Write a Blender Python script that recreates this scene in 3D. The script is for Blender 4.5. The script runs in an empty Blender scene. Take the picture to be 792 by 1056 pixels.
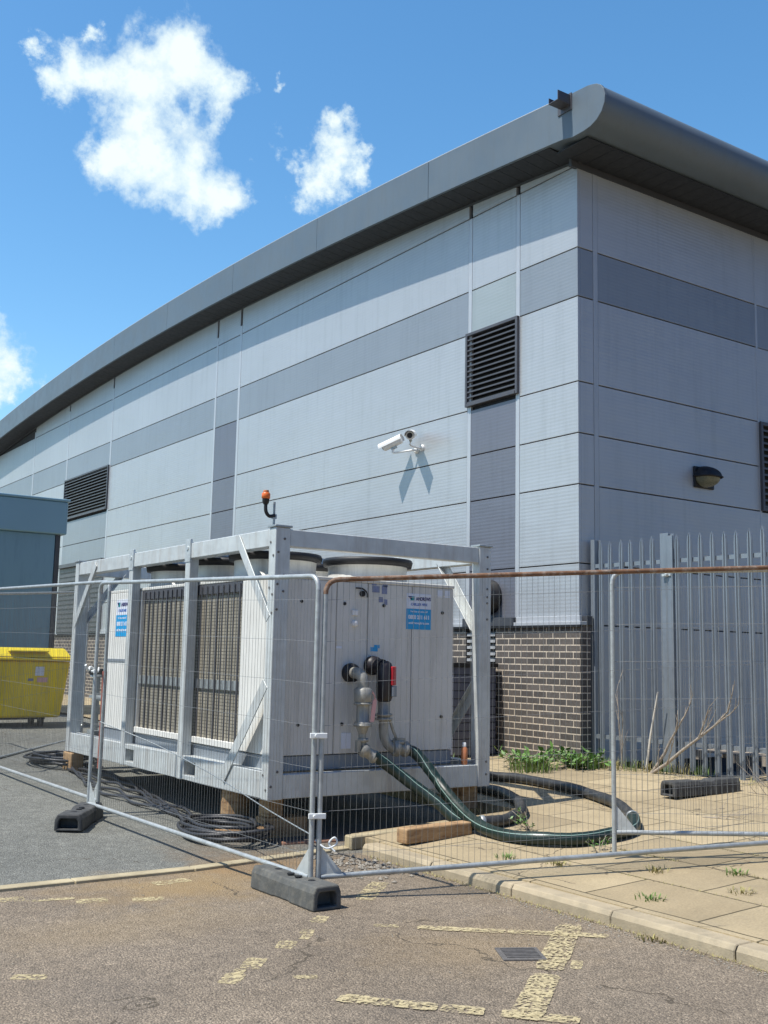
import bpy, math, random
from mathutils import Vector, Matrix, noise
random.seed(7)
R_=math.radians
scn=bpy.context.scene
col=scn.collection

# ------------------------------------------------------------------ materials
def newmat(name):
    m=bpy.data.materials.new(name); m.use_nodes=True
    nt=m.node_tree; b=nt.nodes['Principled BSDF']
    return m,nt,b
def N(nt,t,**k):
    n=nt.nodes.new(t)
    for a,v in k.items():
        if a.startswith('i_'):
            n.inputs[a[2:].replace('_',' ')].default_value=v
        else: setattr(n,a,v)
    return n
def L(nt,a,b): nt.links.new(a,b)
def ramp(nt,src,stops,interp='LINEAR'):
    r=nt.nodes.new('ShaderNodeValToRGB'); r.color_ramp.interpolation=interp
    e=r.color_ramp.elements
    while len(e)<len(stops): e.new(0.5)
    for i,(p,c) in enumerate(stops):
        e[i].position=p; e[i].color=(c,c,c,1) if isinstance(c,(int,float)) else (*c,1)
    L(nt,src,r.inputs['Fac']); return r
def mixc(nt,fac,a,b,mode='MIX'):
    m=nt.nodes.new('ShaderNodeMix'); m.data_type='RGBA'; m.blend_type=mode
    for k,v in ((0,fac),(6,a),(7,b)):
        s=m.inputs[k]
        if isinstance(v,bpy.types.NodeSocket): L(nt,v,s)
        elif isinstance(v,(int,float)): s.default_value=v if k==0 else (v,v,v,1)
        else: s.default_value=(*v,1) if len(v)==3 else v
    return m.outputs[2]
def mth(nt,op,a,b=None,c=None,clamp=False):
    m=nt.nodes.new('ShaderNodeMath'); m.operation=op; m.use_clamp=clamp
    for i,v in enumerate((a,b,c)):
        if v is None: continue
        if isinstance(v,bpy.types.NodeSocket): L(nt,v,m.inputs[i])
        else: m.inputs[i].default_value=v
    return m.outputs[0]
def pos(nt):
    return nt.nodes.new('ShaderNodeNewGeometry').outputs['Position']
def noi(nt,vec,scale,detail=4,rough=.6):
    n=nt.nodes.new('ShaderNodeTexNoise'); n.inputs['Scale'].default_value=scale
    n.inputs['Detail'].default_value=detail; n.inputs['Roughness'].default_value=rough
    L(nt,vec,n.inputs['Vector']); return n.outputs['Fac']
def scaled(nt,vec,s):
    m=nt.nodes.new('ShaderNodeVectorMath'); m.operation='MULTIPLY'; m.inputs[1].default_value=s
    L(nt,vec,m.inputs[0]); return m.outputs[0]
def bump(nt,h,dist,strength=1.,b=None,prev=None):
    n=nt.nodes.new('ShaderNodeBump'); n.inputs['Distance'].default_value=dist; n.inputs['Strength'].default_value=strength
    L(nt,h,n.inputs['Height'])
    if prev: L(nt,prev,n.inputs['Normal'])
    if b: L(nt,n.outputs[0],b.inputs['Normal'])
    return n.outputs[0]

def simple(name,c,rough=.5,metal=0.,var=.12,scale=3.,dirt=None,dirtamt=.5,streak=False,bmp=0.,bscale=60.,spec=.5):
    m,nt,b=newmat(name); p=pos(nt)
    n1=noi(nt,p,scale,5)
    f=ramp(nt,n1,[(.3,1-var),(.7,1+var*.6)]).outputs[0]
    colr=mixc(nt,1.,c,f,'MULTIPLY')
    if dirt:
        v=scaled(nt,p,(6,6,.7)) if streak else p
        n2=noi(nt,v,1.6 if streak else scale*1.7,6,.7)
        d=ramp(nt,n2,[(.48,0),(.72,dirtamt)]).outputs[0]
        colr=mixc(nt,d,colr,dirt)
    L(nt,colr,b.inputs['Base Color'])
    b.inputs['Metallic'].default_value=metal
    rr=ramp(nt,noi(nt,p,scale*4,3),[(.3,max(0,rough-.08)),(.7,min(1,rough+.08))]).outputs[0]
    L(nt,rr,b.inputs['Roughness'])
    b.inputs['Specular IOR Level'].default_value=spec
    if bmp: bump(nt,noi(nt,p,bscale,3),bmp,1.,b)
    return m
M={}
def cladmat(name,c,rib=True):
    m,nt,b=newmat(name); p=pos(nt)
    f=ramp(nt,noi(nt,p,.35,3),[(.3,.94),(.7,1.04)]).outputs[0]
    cc=mixc(nt,1.,c,f,'MULTIPLY')
    s=ramp(nt,noi(nt,scaled(nt,p,(5,5,.35)),1.5,5,.7),[(.50,0),(.8,.34)]).outputs[0]
    cc=mixc(nt,s,cc,(c[0]*.6,c[1]*.6,c[2]*.58))
    L(nt,cc,b.inputs['Base Color']); b.inputs['Metallic'].default_value=.3; b.inputs['Roughness'].default_value=.4
    if rib:
        sp=nt.nodes.new('ShaderNodeSeparateXYZ'); L(nt,p,sp.inputs[0])
        w=mth(nt,'PINGPONG',sp.outputs[2],.025); w=mth(nt,'MULTIPLY',w,40.)
        nn=bump(nt,w,.0009,1.)
        bump(nt,noi(nt,scaled(nt,p,(1,1,1.8)),1.1,2),.016,.8,b,nn)
    return m
M['clad_light']=cladmat('clad_light',(.43,.45,.465))
M['clad_mid']=cladmat('clad_mid',(.27,.295,.32))
M['clad_green']=cladmat('clad_green',(.365,.40,.395))
M['clad_dark']=cladmat('clad_dark',(.17,.175,.205))
M['trim_pale']=simple('trim_pale',(.47,.49,.51),.4,.25,.05)
M['trim_dark']=simple('trim_dark',(.06,.065,.075),.5,.1)
M['core']=simple('core',(.03,.033,.04),.8)
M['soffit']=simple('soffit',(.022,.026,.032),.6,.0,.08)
M['roofing']=simple('roofing',(.12,.155,.185),.5,.1,.08,.8,(.1,.11,.11),.25,True)
M['louvre']=simple('louvre',(.09,.09,.1),.45,.2)
M['louvre_light']=simple('louvre_light',(.42,.43,.43),.5,.1)
M['black']=simple('black',(.012,.012,.013),.55)
M['galv']=simple('galv',(.60,.63,.62),.42,.35,.16,9,(.33,.35,.34),.5)
M['galv_dull']=simple('galv_dull',(.40,.43,.43),.45,.5,.2,14,(.2,.2,.19),.4)
M['frame_paint']=simple('frame_paint',(.56,.59,.58),.45,.15,.14,7,(.27,.2,.14),.4,True)
M['galv_tube']=simple('galv_tube',(.44,.465,.46),.45,.35,.2,14,(.26,.26,.24),.45)
M['wire']=simple('wire',(.2,.2,.19),.5,.4,.15,10)
M['rust']=simple('rust',(.19,.10,.055),.85,.1,.4,9,(.36,.31,.26),.85)
M['red_pole']=simple('red_pole',(.36,.09,.06),.6,.0,.2,15,(.3,.25,.2),.5)
M['chiller_grey']=simple('chiller_grey',(.66,.65,.60),.5,.0,.07,2,(.33,.31,.26),.5,True)
M['chiller_white']=simple('chiller_white',(.72,.71,.66),.4,.0,.06,3,(.4,.38,.33),.3,True)
M['plinth_grey']=simple('plinth_grey',(.25,.28,.31),.45,.2,.1)
M['drum']=simple('drum',(.66,.66,.62),.5,.1,.12,4,(.25,.25,.23),.5,True)
M['white']=simple('white',(.8,.8,.78),.35,0,.04)
M['teal']=simple('teal',(.17,.30,.39),.5,.0,.06,.6,(.06,.14,.2),.3,True)
M['teal_top']=simple('teal_top',(.20,.35,.45),.5,.0,.05,.6)
M['yellow']=simple('yellow',(.85,.62,.015),.42,.0,.1,2,(.4,.3,.06),.45,True)
M['yellow_lid']=simple('yellow_lid',(.82,.64,.03),.4,.0,.06,3)
M['rubber']=simple('rubber',(.05,.052,.053),.75,.0,.25,10,(.16,.15,.13),.45,bmp=.004,bscale=25)
M['rubber_grey']=simple('rubber_grey',(.095,.097,.09),.8,.0,.25,10,(.22,.2,.16),.5,bmp=.004,bscale=25)
M['cable']=simple('cable',(.035,.037,.042),.45,.0,.2,10,(.12,.11,.1),.3)
M['wood']=None
M['palisade']=simple('palisade',(.235,.27,.305),.42,.35,.1,3,(.12,.13,.15),.35,True)
M['unit_slat']=simple('unit_slat',(.1,.11,.15),.5,.1,.1)
M['pipe']=simple('pipe',(.34,.33,.29),.45,.3,.2,12,(.2,.17,.12),.5)
M['insul']=simple('insul',(.018,.014,.016),.45,.0,.2,12)
M['red']=simple('red',(.5,.02,.03),.4)
M['hose_green']=simple('hose_green',(.010,.026,.021),.42,.0,.3,6,(.03,.04,.035),.4)
M['hose_black']=simple('hose_black',(.03,.032,.034),.45,.0,.3,6,(.12,.11,.09),.4)
M['hose_stripe']=simple('hose_stripe',(.22,.32,.28),.35)
M['orange']=simple('orange',(.75,.16,.03),.35)
M['orange_dull']=simple('orange_dull',(.55,.2,.08),.5,0,.2,30)
M['concrete']=simple('concrete',(.46,.40,.30),.85,.0,.18,6,(.26,.22,.15),.5,bmp=.003,bscale=90)
M['kerb']=simple('kerb',(.40,.33,.22),.85,.0,.18,5,(.23,.2,.14),.55,bmp=.003,bscale=90)
M['edging']=simple('edging',(.45,.38,.24),.85,.0,.25,4,(.25,.2,.12),.5,bmp=.003,bscale=90)
M['soil']=simple('soil',(.1,.075,.045),.95,0,.4,30)
M['stone']=simple('stone',(.3,.27,.22),.9,0,.35,20)
M['drygrass']=simple('drygrass',(.34,.30,.12),.8,0,.3,30)
M['grass']=simple('grass',(.13,.22,.045),.6,0,.4,12)
M['leaf']=simple('leaf',(.12,.24,.05),.5,0,.35,15)
M['twig']=simple('twig',(.36,.31,.25),.85,0,.2,30)
M['cane']=simple('cane',(.6,.56,.48),.7,0,.1,30)
M['tie']=simple('tie',(.75,.77,.75),.5)
M['sticker_blue']=simple('sticker_blue',(.02,.33,.66),.35,0,.04,spec=.4)
M['sticker_white']=simple('sticker_white',(.7,.74,.82),.35,0,.04)
M['ink_navy']=simple('ink_navy',(.025,.02,.12),.4)
M['ink_teal']=simple('ink_teal',(.02,.28,.33),.4)
M['ink_blue']=simple('ink_blue',(.03,.12,.42),.4)
M['ink_faded']=simple('ink_faded',(.2,.23,.36),.5,0,.3,30)
M['pink']=simple('pink',(.72,.4,.38),.6)
M['iron']=simple('iron',(.16,.15,.14),.7,.3,.3,30)
M['lens']=simple('lens',(.18,.18,.12),.3,0,.15,8)

def woodmat():
    m,nt,b=newmat('wood'); p=pos(nt)
    n=noi(nt,scaled(nt,p,(3,3,14)),2.,6,.7)
    c=ramp(nt,n,[(.25,(.16,.075,.035)),(.5,(.38,.24,.12)),(.8,(.5,.34,.19))])
    L(nt,c.outputs[0],b.inputs['Base Color']); b.inputs['Roughness'].default_value=.85
    bump(nt,n,.006,1.,b); return m
M['wood']=woodmat()
def timbermat():
    m,nt,b=newmat('timber_red'); p=pos(nt)
    n=noi(nt,scaled(nt,p,(3,14,14)),2.,6,.7)
    c=ramp(nt,n,[(.25,(.16,.07,.045)),(.6,(.33,.18,.12)),(.85,(.45,.33,.22))])
    L(nt,c.outputs[0],b.inputs['Base Color']); b.inputs['Roughness'].default_value=.85
    bump(nt,n,.006,1.,b); return m
M['timber_red']=timbermat()

def coilmat():
    m,nt,b=newmat('coil_fins'); p=pos(nt)
    sp=nt.nodes.new('ShaderNodeSeparateXYZ'); L(nt,p,sp.inputs[0])
    gz=mth(nt,'PINGPONG',sp.outputs[2],.016)
    gy=mth(nt,'PINGPONG',sp.outputs[1],.011)
    a=mth(nt,'LESS_THAN',gz,.0035); c=mth(nt,'LESS_THAN',gy,.0022)
    mk=mth(nt,'MAXIMUM',a,c)
    n=noi(nt,p,2.2,5); base=ramp(nt,n,[(.3,(.29,.265,.205)),(.7,(.45,.41,.325))]).outputs[0]
    cc=mixc(nt,mk,base,(.12,.105,.08))
    L(nt,cc,b.inputs['Base Color']); b.inputs['Roughness'].default_value=.6; b.inputs['Metallic'].default_value=.2
    bump(nt,mk,-.004,1.,b); return m
M['coil']=coilmat()

def brickmat():
    m,nt,b=newmat('brick_dark'); g=nt.nodes.new('ShaderNodeNewGeometry'); p=g.outputs['Position']
    sp=nt.nodes.new('ShaderNodeSeparateXYZ'); L(nt,p,sp.inputs[0])
    ns=nt.nodes.new('ShaderNodeSeparateXYZ'); L(nt,g.outputs['Normal'],ns.inputs[0])
    u=mth(nt,'ADD',sp.outputs[0],sp.outputs[1])
    z=mth(nt,'SUBTRACT',sp.outputs[2],.33)
    cb=nt.nodes.new('ShaderNodeCombineXYZ'); L(nt,u,cb.inputs[0]); L(nt,z,cb.inputs[1])
    bt=nt.nodes.new('ShaderNodeTexBrick'); L(nt,cb.outputs[0],bt.inputs['Vector'])
    bt.inputs['Scale'].default_value=1.; bt.inputs['Brick Width'].default_value=.252; bt.inputs['Row Height'].default_value=.0875
    bt.inputs['Mortar Size'].default_value=.0078; bt.inputs['Mortar Smooth'].default_value=.15; bt.inputs['Bias'].default_value=0
    bt.inputs['Color1'].default_value=(.07,.063,.058,1); bt.inputs['Color2'].default_value=(.118,.103,.092,1)
    bt.inputs['Mortar'].default_value=(.58,.50,.40,1)
    n=noi(nt,p,40,4); f=ramp(nt,n,[(.3,.75),(.7,1.2)]).outputs[0]
    n2=noi(nt,p,1.2,4); f2=ramp(nt,n2,[(.3,.85),(.7,1.15)]).outputs[0]
    c=mixc(nt,1.,bt.outputs['Color'],f,'MULTIPLY'); c=mixc(nt,1.,c,f2,'MULTIPLY')
    L(nt,c,b.inputs['Base Color']); b.inputs['Roughness'].default_value=.8
    h=mth(nt,'SUBTRACT',1.,bt.outputs['Fac']); bump(nt,h,.008,1.,b); return m
M['brick']=brickmat()

def asphalt():
    m,nt,b=newmat('asphalt'); p=pos(nt)
    sp=nt.nodes.new('ShaderNodeSeparateXYZ'); L(nt,p,sp.inputs[0])
    v=nt.nodes.new('ShaderNodeTexVoronoi'); v.inputs['Scale'].default_value=105.; L(nt,p,v.inputs['Vector'])
    v2=nt.nodes.new('ShaderNodeTexVoronoi'); v2.inputs['Scale'].default_value=150.; L(nt,p,v2.inputs['Vector'])
    hs=nt.nodes.new('ShaderNodeSeparateColor'); L(nt,v.outputs['Color'],hs.inputs[0])
    grain=ramp(nt,hs.outputs[0],[(0,.72),(.55,.96),(.85,1.15),(1,1.6)]).outputs[0]
    crack=ramp(nt,v.outputs['Distance'],[(.0,1.15),(.55,.85),(.9,.45)]).outputs[0]
    n=noi(nt,p,.7,6,.65); n2=noi(nt,p,9,5,.65)
    # road (in front of edging) vs yard
    wob=mth(nt,'MULTIPLY',mth(nt,'SUBTRACT',noi(nt,p,3,3),.5),.12)
    yy=mth(nt,'ADD',sp.outputs[1],wob)
    yard=ramp(nt,mth(nt,'MULTIPLY',mth(nt,'SUBTRACT',yy,7.5),5.,clamp=True),[(0,0),(1,1)]).outputs[0]
    road=ramp(nt,n,[(.3,(.235,.185,.130)),(.7,(.325,.262,.19))]).outputs[0]
    yardc=ramp(nt,n,[(.3,(.17,.172,.15)),(.7,(.24,.24,.21))]).outputs[0]
    c=mixc(nt,yard,road,yardc)
    c=mixc(nt,1.,c,grain,'MULTIPLY'); c=mixc(nt,1.,c,crack,'MULTIPLY')
    c=mixc(nt,1.,c,ramp(nt,n2,[(.3,.82),(.7,1.15)]).outputs[0],'MULTIPLY')
    # dark patches
    n3=noi(nt,p,.45,3); c=mixc(nt,ramp(nt,n3,[(.55,0),(.75,.28)]).outputs[0],c,(.06,.055,.05))
    # rusty run-off stains
    def stain(cx,cy,sx,sy,amt,colr,cur,ns=2.2):
        dx=mth(nt,'DIVIDE',mth(nt,'SUBTRACT',sp.outputs[0],cx),sx); dy=mth(nt,'DIVIDE',mth(nt,'SUBTRACT',sp.outputs[1],cy),sy)
        r=mth(nt,'SQRT',mth(nt,'ADD',mth(nt,'MULTIPLY',dx,dx),mth(nt,'MULTIPLY',dy,dy)))
        r=mth(nt,'ADD',r,mth(nt,'MULTIPLY',mth(nt,'SUBTRACT',noi(nt,p,ns,6,.7),.5),1.6))
        f=ramp(nt,r,[(.15,amt),(.95,0)]).outputs[0]
        return mixc(nt,f,cur,colr)
    c=stain(3.35,7.15,1.1,.75,.62,(.34,.225,.09),c)
    c=stain(4.3,7.6,.8,.6,.6,(.30,.18,.07),c)
    c=stain(4.0,8.0,.5,.9,.35,(.25,.16,.08),c)
    c=stain(4.1,4.9,.9,.7,.32,(.32,.22,.1),c)
    c=stain(2.6,6.3,1.2,.6,.28,(.32,.23,.11),c)
    c=stain(3.1,4.2,.5,.35,.4,(.10,.085,.07),c)
    c=stain(2.0,5.0,.45,.7,.3,(.11,.095,.08),c)
    c=stain(5.6,8.2,1.2,.5,.6,(.20,.12,.07),c)
    c=stain(5.0,6.2,.35,2.2,.35,(.2,.15,.09),c)
    # pale specks of grit
    g=nt.nodes.new('ShaderNodeTexVoronoi'); g.inputs['Scale'].default_value=16.; L(nt,p,g.inputs['Vector'])
    gm=mth(nt,'LESS_THAN',g.outputs['Distance'],.055)
    c=mixc(nt,mth(nt,'MULTIPLY',gm,.55),c,(.6,.54,.42))
    cv=nt.nodes.new('ShaderNodeTexVoronoi'); cv.feature='DISTANCE_TO_EDGE'; cv.inputs['Scale'].default_value=.55
    cw=nt.nodes.new('ShaderNodeVectorMath'); cw.operation='ADD'; L(nt,p,cw.inputs[0]); cn=nt.nodes.new('ShaderNodeTexNoise'); cn.inputs['Scale'].default_value=4.; cn.inputs['Detail'].default_value=6.; L(nt,p,cn.inputs['Vector'])
    L(nt,scaled(nt,cn.outputs['Color'],(.35,.35,.35)),cw.inputs[1]); L(nt,cw.outputs[0],cv.inputs['Vector'])
    ck=mth(nt,'MULTIPLY',mth(nt,'LESS_THAN',cv.outputs['Distance'],.0035),mth(nt,'GREATER_THAN',noi(nt,p,.9,2),.55))
    c=mixc(nt,mth(nt,'MULTIPLY',ck,.75),c,(.07,.055,.035))
    L(nt,c,b.inputs['Base Color']); b.inputs['Roughness'].default_value=.88
    h=mth(nt,'MULTIPLY',v.outputs['Distance'],-1.)
    nn=bump(nt,h,.009,.9); bump(nt,n2,.012,.5,b,nn)
    return m
M['asphalt']=asphalt()

def pavemat():
    m,nt,b=newmat('paving'); p=pos(nt)
    sp=nt.nodes.new('ShaderNodeSeparateXYZ'); L(nt,p,sp.inputs[0])
    cb=nt.nodes.new('ShaderNodeCombineXYZ')
    wob=mth(nt,'MULTIPLY',mth(nt,'SUBTRACT',noi(nt,p,1.3,3),.5),.03)
    L(nt,mth(nt,'ADD',mth(nt,'SUBTRACT',sp.outputs[1],.2),wob),cb.inputs[0]); L(nt,mth(nt,'ADD',mth(nt,'SUBTRACT',sp.outputs[0],5.31),wob),cb.inputs[1])
    bt=nt.nodes.new('ShaderNodeTexBrick'); L(nt,cb.outputs[0],bt.inputs['Vector'])
    bt.offset=.5; bt.inputs['Scale'].default_value=1.; bt.inputs['Brick Width'].default_value=.915; bt.inputs['Row Height'].default_value=.61
    bt.inputs['Mortar Size'].default_value=.008; bt.inputs['Mortar Smooth'].default_value=.3; bt.inputs['Bias'].default_value=0
    bt.inputs['Color1'].default_value=(.33,.26,.155,1); bt.inputs['Color2'].default_value=(.43,.345,.21,1); bt.inputs['Mortar'].default_value=(.10,.08,.04,1)
    n=noi(nt,p,1.3,6,.7); c=mixc(nt,1.,bt.outputs['Color'],ramp(nt,n,[(.3,.8),(.7,1.12)]).outputs[0],'MULTIPLY')
    n2=noi(nt,p,70,3); c=mixc(nt,1.,c,ramp(nt,n2,[(.3,.84),(.7,1.13)]).outputs[0],'MULTIPLY')
    n3=noi(nt,p,4.,6,.75); c=mixc(nt,ramp(nt,n3,[(.56,0),(.72,.4)]).outputs[0],c,(.22,.19,.14))
    n4=noi(nt,p,.55,5,.7); c=mixc(nt,ramp(nt,n4,[(.5,0),(.7,.35)]).outputs[0],c,(.30,.25,.17))
    cv=nt.nodes.new('ShaderNodeTexVoronoi'); cv.feature='DISTANCE_TO_EDGE'; cv.inputs['Scale'].default_value=.8
    cw=nt.nodes.new('ShaderNodeVectorMath'); cw.operation='ADD'; L(nt,p,cw.inputs[0]); cn=nt.nodes.new('ShaderNodeTexNoise'); cn.inputs['Scale'].default_value=4.; cn.inputs['Detail'].default_value=6.; L(nt,p,cn.inputs['Vector'])
    L(nt,scaled(nt,cn.outputs['Color'],(.35,.35,.35)),cw.inputs[1]); L(nt,cw.outputs[0],cv.inputs['Vector'])
    ck=mth(nt,'MULTIPLY',mth(nt,'LESS_THAN',cv.outputs['Distance'],.004),mth(nt,'GREATER_THAN',noi(nt,p,.9,2),.5))
    c=mixc(nt,mth(nt,'MULTIPLY',ck,.75),c,(.07,.055,.035))
    L(nt,c,b.inputs['Base Color']); b.inputs['Roughness'].default_value=.88
    h=mth(nt,'SUBTRACT',1.,bt.outputs['Fac'])
    nn=bump(nt,h,.008,1.); bump(nt,n2,.003,.6,b,nn); return m
M['paving']=pavemat()
def paintmat():
    m,nt,b=newmat('road_paint'); p=pos(nt)
    v=nt.nodes.new('ShaderNodeTexVoronoi'); v.inputs['Scale'].default_value=70.; L(nt,p,v.inputs['Vector'])
    hs=nt.nodes.new('ShaderNodeSeparateColor'); L(nt,v.outputs['Color'],hs.inputs[0])
    k=mth(nt,'ADD',mth(nt,'MULTIPLY',hs.outputs[0],.42),noi(nt,p,6,8,.8))
    f=ramp(nt,k,[(.58,.95),(.86,0)]).outputs[0]
    c=mixc(nt,ramp(nt,noi(nt,p,14,4),[(.3,.0),(.8,.7)]).outputs[0],(.55,.46,.26),(.37,.31,.20))
    L(nt,c,b.inputs['Base Color']); b.inputs['Roughness'].default_value=.85; L(nt,f,b.inputs['Alpha']); b.inputs['Specular IOR Level'].default_value=.25
    return m
M['paint']=paintmat()

# ------------------------------------------------------------------ mesh helper
def wloc(o):
    return Vector(o['_w']) if o is not None and '_w' in o.keys() else Vector((0,0,0))
class MB:
    def __init__(s): s.v=[]; s.f=[]; s.sm=[]
    def add(s,vs,fs,smooth=False):
        o=len(s.v); s.v+= [tuple(v) for v in vs]; s.f+=[tuple(i+o for i in f) for f in fs]; s.sm+=[smooth]*len(fs); return s
    def box(s,x0,x1,y0,y1,z0,z1):
        return s.add([(x0,y0,z0),(x1,y0,z0),(x1,y1,z0),(x0,y1,z0),(x0,y0,z1),(x1,y0,z1),(x1,y1,z1),(x0,y1,z1)],
          [(0,3,2,1),(4,5,6,7),(0,1,5,4),(1,2,6,5),(2,3,7,6),(3,0,4,7)])
    def obox(s,c,ax,ay,az,hx,hy,hz):
        c=Vector(c);ax=Vector(ax).normalized()*hx;ay=Vector(ay).normalized()*hy;az=Vector(az).normalized()*hz
        vs=[c+ax*i+ay*j+az*k for k in(-1,1) for (i,j) in((-1,-1),(1,-1),(1,1),(-1,1))]
        return s.add(vs,[(0,3,2,1),(4,5,6,7),(0,1,5,4),(1,2,6,5),(2,3,7,6),(3,0,4,7)])
    def bar(s,a,b,w,h,side=(1,0,0)):
        a=Vector(a);b=Vector(b);d=(b-a); s1=Vector(side); s1=(s1-d*(s1.dot(d)/d.length_squared)).normalized(); s2=d.cross(s1).normalized()
        return s.obox((a+b)/2,s1,s2,d,w/2,h/2,d.length/2)
    def tube(s,pts,r,n=8,caps=True,smooth=True,closed=False):
        pts=[Vector(p) for p in pts]; m=len(pts)
        rs=r if isinstance(r,(list,tuple)) else [r]*m
        T=[]
        for i in range(m):
            a=pts[max(i-1,0)] if not closed else pts[i-1]; b=pts[min(i+1,m-1)] if not closed else pts[(i+1)%m]
            t=(b-a); T.append(t.normalized() if t.length>1e-9 else Vector((0,0,1)))
        u=Vector((0,0,1)) if abs(T[0].z)<.9 else Vector((1,0,0))
        u=(u-T[0]*u.dot(T[0])).normalized(); vs=[]
        for i in range(m):
            u=(u-T[i]*u.dot(T[i])).normalized(); w=T[i].cross(u)
            for k in range(n):
                a=2*math.pi*k/n; vs.append(pts[i]+(u*math.cos(a)+w*math.sin(a))*rs[i])
        fs=[]
        for i in range(m-1 if not closed else m):
            j=(i+1)%m
            for k in range(n): fs.append((i*n+k,i*n+(k+1)%n,j*n+(k+1)%n,j*n+k))
        s.add(vs,fs,smooth)
        if caps and not closed:
            s.add(vs[:n],[tuple(range(n-1,-1,-1))]); s.add(vs[-n:],[tuple(range(n))])
        return s
    def lathe(s,c,ax,prof,n=24,smooth=True):
        c=Vector(c);ax=Vector(ax).normalized(); u=Vector((0,0,1)) if abs(ax.z)<.9 else Vector((1,0,0)); u=(u-ax*u.dot(ax)).normalized(); w=ax.cross(u)
        vs=[];fs=[]
        for (t,r) in prof:
            for k in range(n):
                a=2*math.pi*k/n; vs.append(c+ax*t+(u*math.cos(a)+w*math.sin(a))*r)
        for i in range(len(prof)-1):
            for k in range(n): fs.append((i*n+k,i*n+(k+1)%n,(i+1)*n+(k+1)%n,(i+1)*n+k))
        s.add(vs,fs,smooth)
        if prof[0][1]>0: s.add(vs[:n],[tuple(range(n-1,-1,-1))])
        if prof[-1][1]>0: s.add(vs[-n:],[tuple(range(n))])
        return s
    def prism(s,poly,d,off):
        """poly list of 3d pts, extruded by vector d"""
        P=[Vector(p)+Vector(off) for p in poly]; D=Vector(d); n=len(P)
        return s.add(P+[p+D for p in P],[tuple(range(n-1,-1,-1)),tuple(range(n,2*n))]+[(i,(i+1)%n,n+(i+1)%n,n+i) for i in range(n)])
    def build(s,name,mat,parent=None,bevel=0.,seg=1,**tags):
        me=bpy.data.meshes.new(name); w=wloc(parent)
        me.from_pydata([(v[0]-w.x,v[1]-w.y,v[2]-w.z) for v in s.v],[],s.f); me.update()
        me.polygons.foreach_set('use_smooth',s.sm)
        if mat is not None: me.materials.append(M[mat] if isinstance(mat,str) else mat)
        o=bpy.data.objects.new(name,me); col.objects.link(o)
        if parent is not None: o.parent=parent
        import bmesh
        bm=bmesh.new(); bm.from_mesh(me); bmesh.ops.recalc_face_normals(bm,faces=bm.faces); bm.to_mesh(me); bm.free()
        if bevel:
            md=o.modifiers.new('Bevel','BEVEL'); md.width=bevel; md.segments=seg; md.limit_method='ANGLE'; md.angle_limit=R_(40)
        o['_w']=list(w)
        for k,v in tags.items(): o[k]=v
        return o
def thing(name,loc,label,cat,group=None):
    o=bpy.data.objects.new(name,None); o.location=loc; o.empty_display_size=.1; col.objects.link(o); o['_w']=list(loc)
    o['label']=label; o['category']=cat
    if group: o['group']=group
    return o
def tag(o,label,cat,group=None):
    o['label']=label; o['category']=cat
    if group: o['group']=group
    return o
def rebase(o,loc):
    """put a single-mesh thing's origin at its base"""
    loc=Vector(loc); o.data.transform(Matrix.Translation(-loc)); o.location=loc; return o
def copytree(o,delta,parent=None):
    c=o.copy(); col.objects.link(c); c.parent=parent
    if parent is None: c.location=o.location+Vector(delta)
    for ch in list(o.children):
        copytree(ch,delta,c)
    return c
def structure(o): o['kind']='structure'; return o
def smoothpath(pts,n=8):
    P=[Vector(p) for p in pts]; out=[]
    for i in range(len(P)-1):
        p0=P[max(i-1,0)];p1=P[i];p2=P[i+1];p3=P[min(i+2,len(P)-1)]
        for k in range(n):
            t=k/n; out.append(.5*((2*p1)+(p2-p0)*t+(2*p0-5*p1+4*p2-p3)*t*t+(3*p1-p0-3*p2+p3)*t**3))
    out.append(P[-1]); return out
def text(s,name,size,mat,parent,loc,rot,align='CENTER',sx=1.,bold=.0,ext=.0006,**t):
    cu=bpy.data.curves.new(name,'FONT'); cu.body=s; cu.size=size; cu.align_x=align; cu.align_y='CENTER'; cu.extrude=ext; cu.offset=bold
    cu.materials.append(M[mat]); o=bpy.data.objects.new(name,cu); col.objects.link(o)
    if parent is not None: o.parent=parent
    me=bpy.data.meshes.new_from_object(o); bpy.data.objects.remove(o); o=bpy.data.objects.new(name,me); col.objects.link(o)
    if parent is not None: o.parent=parent
    o.location=Vector(loc)-wloc(parent); o.rotation_euler=rot; o.scale=(sx,1,1)
    return o

def gy(y): return .03*(max(7.7,min(y,20.))-7.7)     # the yard rises gently away from the road
def pz(x,y=0):   # paving level
    return max(.083+.044*(max(5.1,min(x,10.9))-5.1), gy(y)+.03 if y>8 else 0)

# ------------------------------------------------------------------ camera
f_px=1105.
Rw=Matrix(((.81940437,.09365611,.56551305),(-.57286733,.09939825,.8135988),(.0199875,-.99063037,.13509988)))
xr=Vector((Rw[0][0],Rw[1][0],Rw[2][0])); dn=Vector((Rw[0][1],Rw[1][1],Rw[2][1])); fw=Vector((Rw[0][2],Rw[1][2],Rw[2][2]))
cam=bpy.data.cameras.new('camera'); co=bpy.data.objects.new('camera',cam); col.objects.link(co)
mat4=Matrix.Identity(4)
for i in range(3):
    mat4[i][0]=xr[i]; mat4[i][1]=-dn[i]; mat4[i][2]=-fw[i]
mat4[0][3],mat4[1][3],mat4[2][3]=0,0,1.6
co.matrix_world=mat4
cam.sensor_fit='VERTICAL'; cam.sensor_height=24.; cam.lens=24.*f_px/1056.; cam.clip_end=2000; cam.clip_start=.05
scn.camera=co
def pixdir(x,y): return (xr*(x-396)+dn*(y-528)+fw*f_px).normalized()

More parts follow.
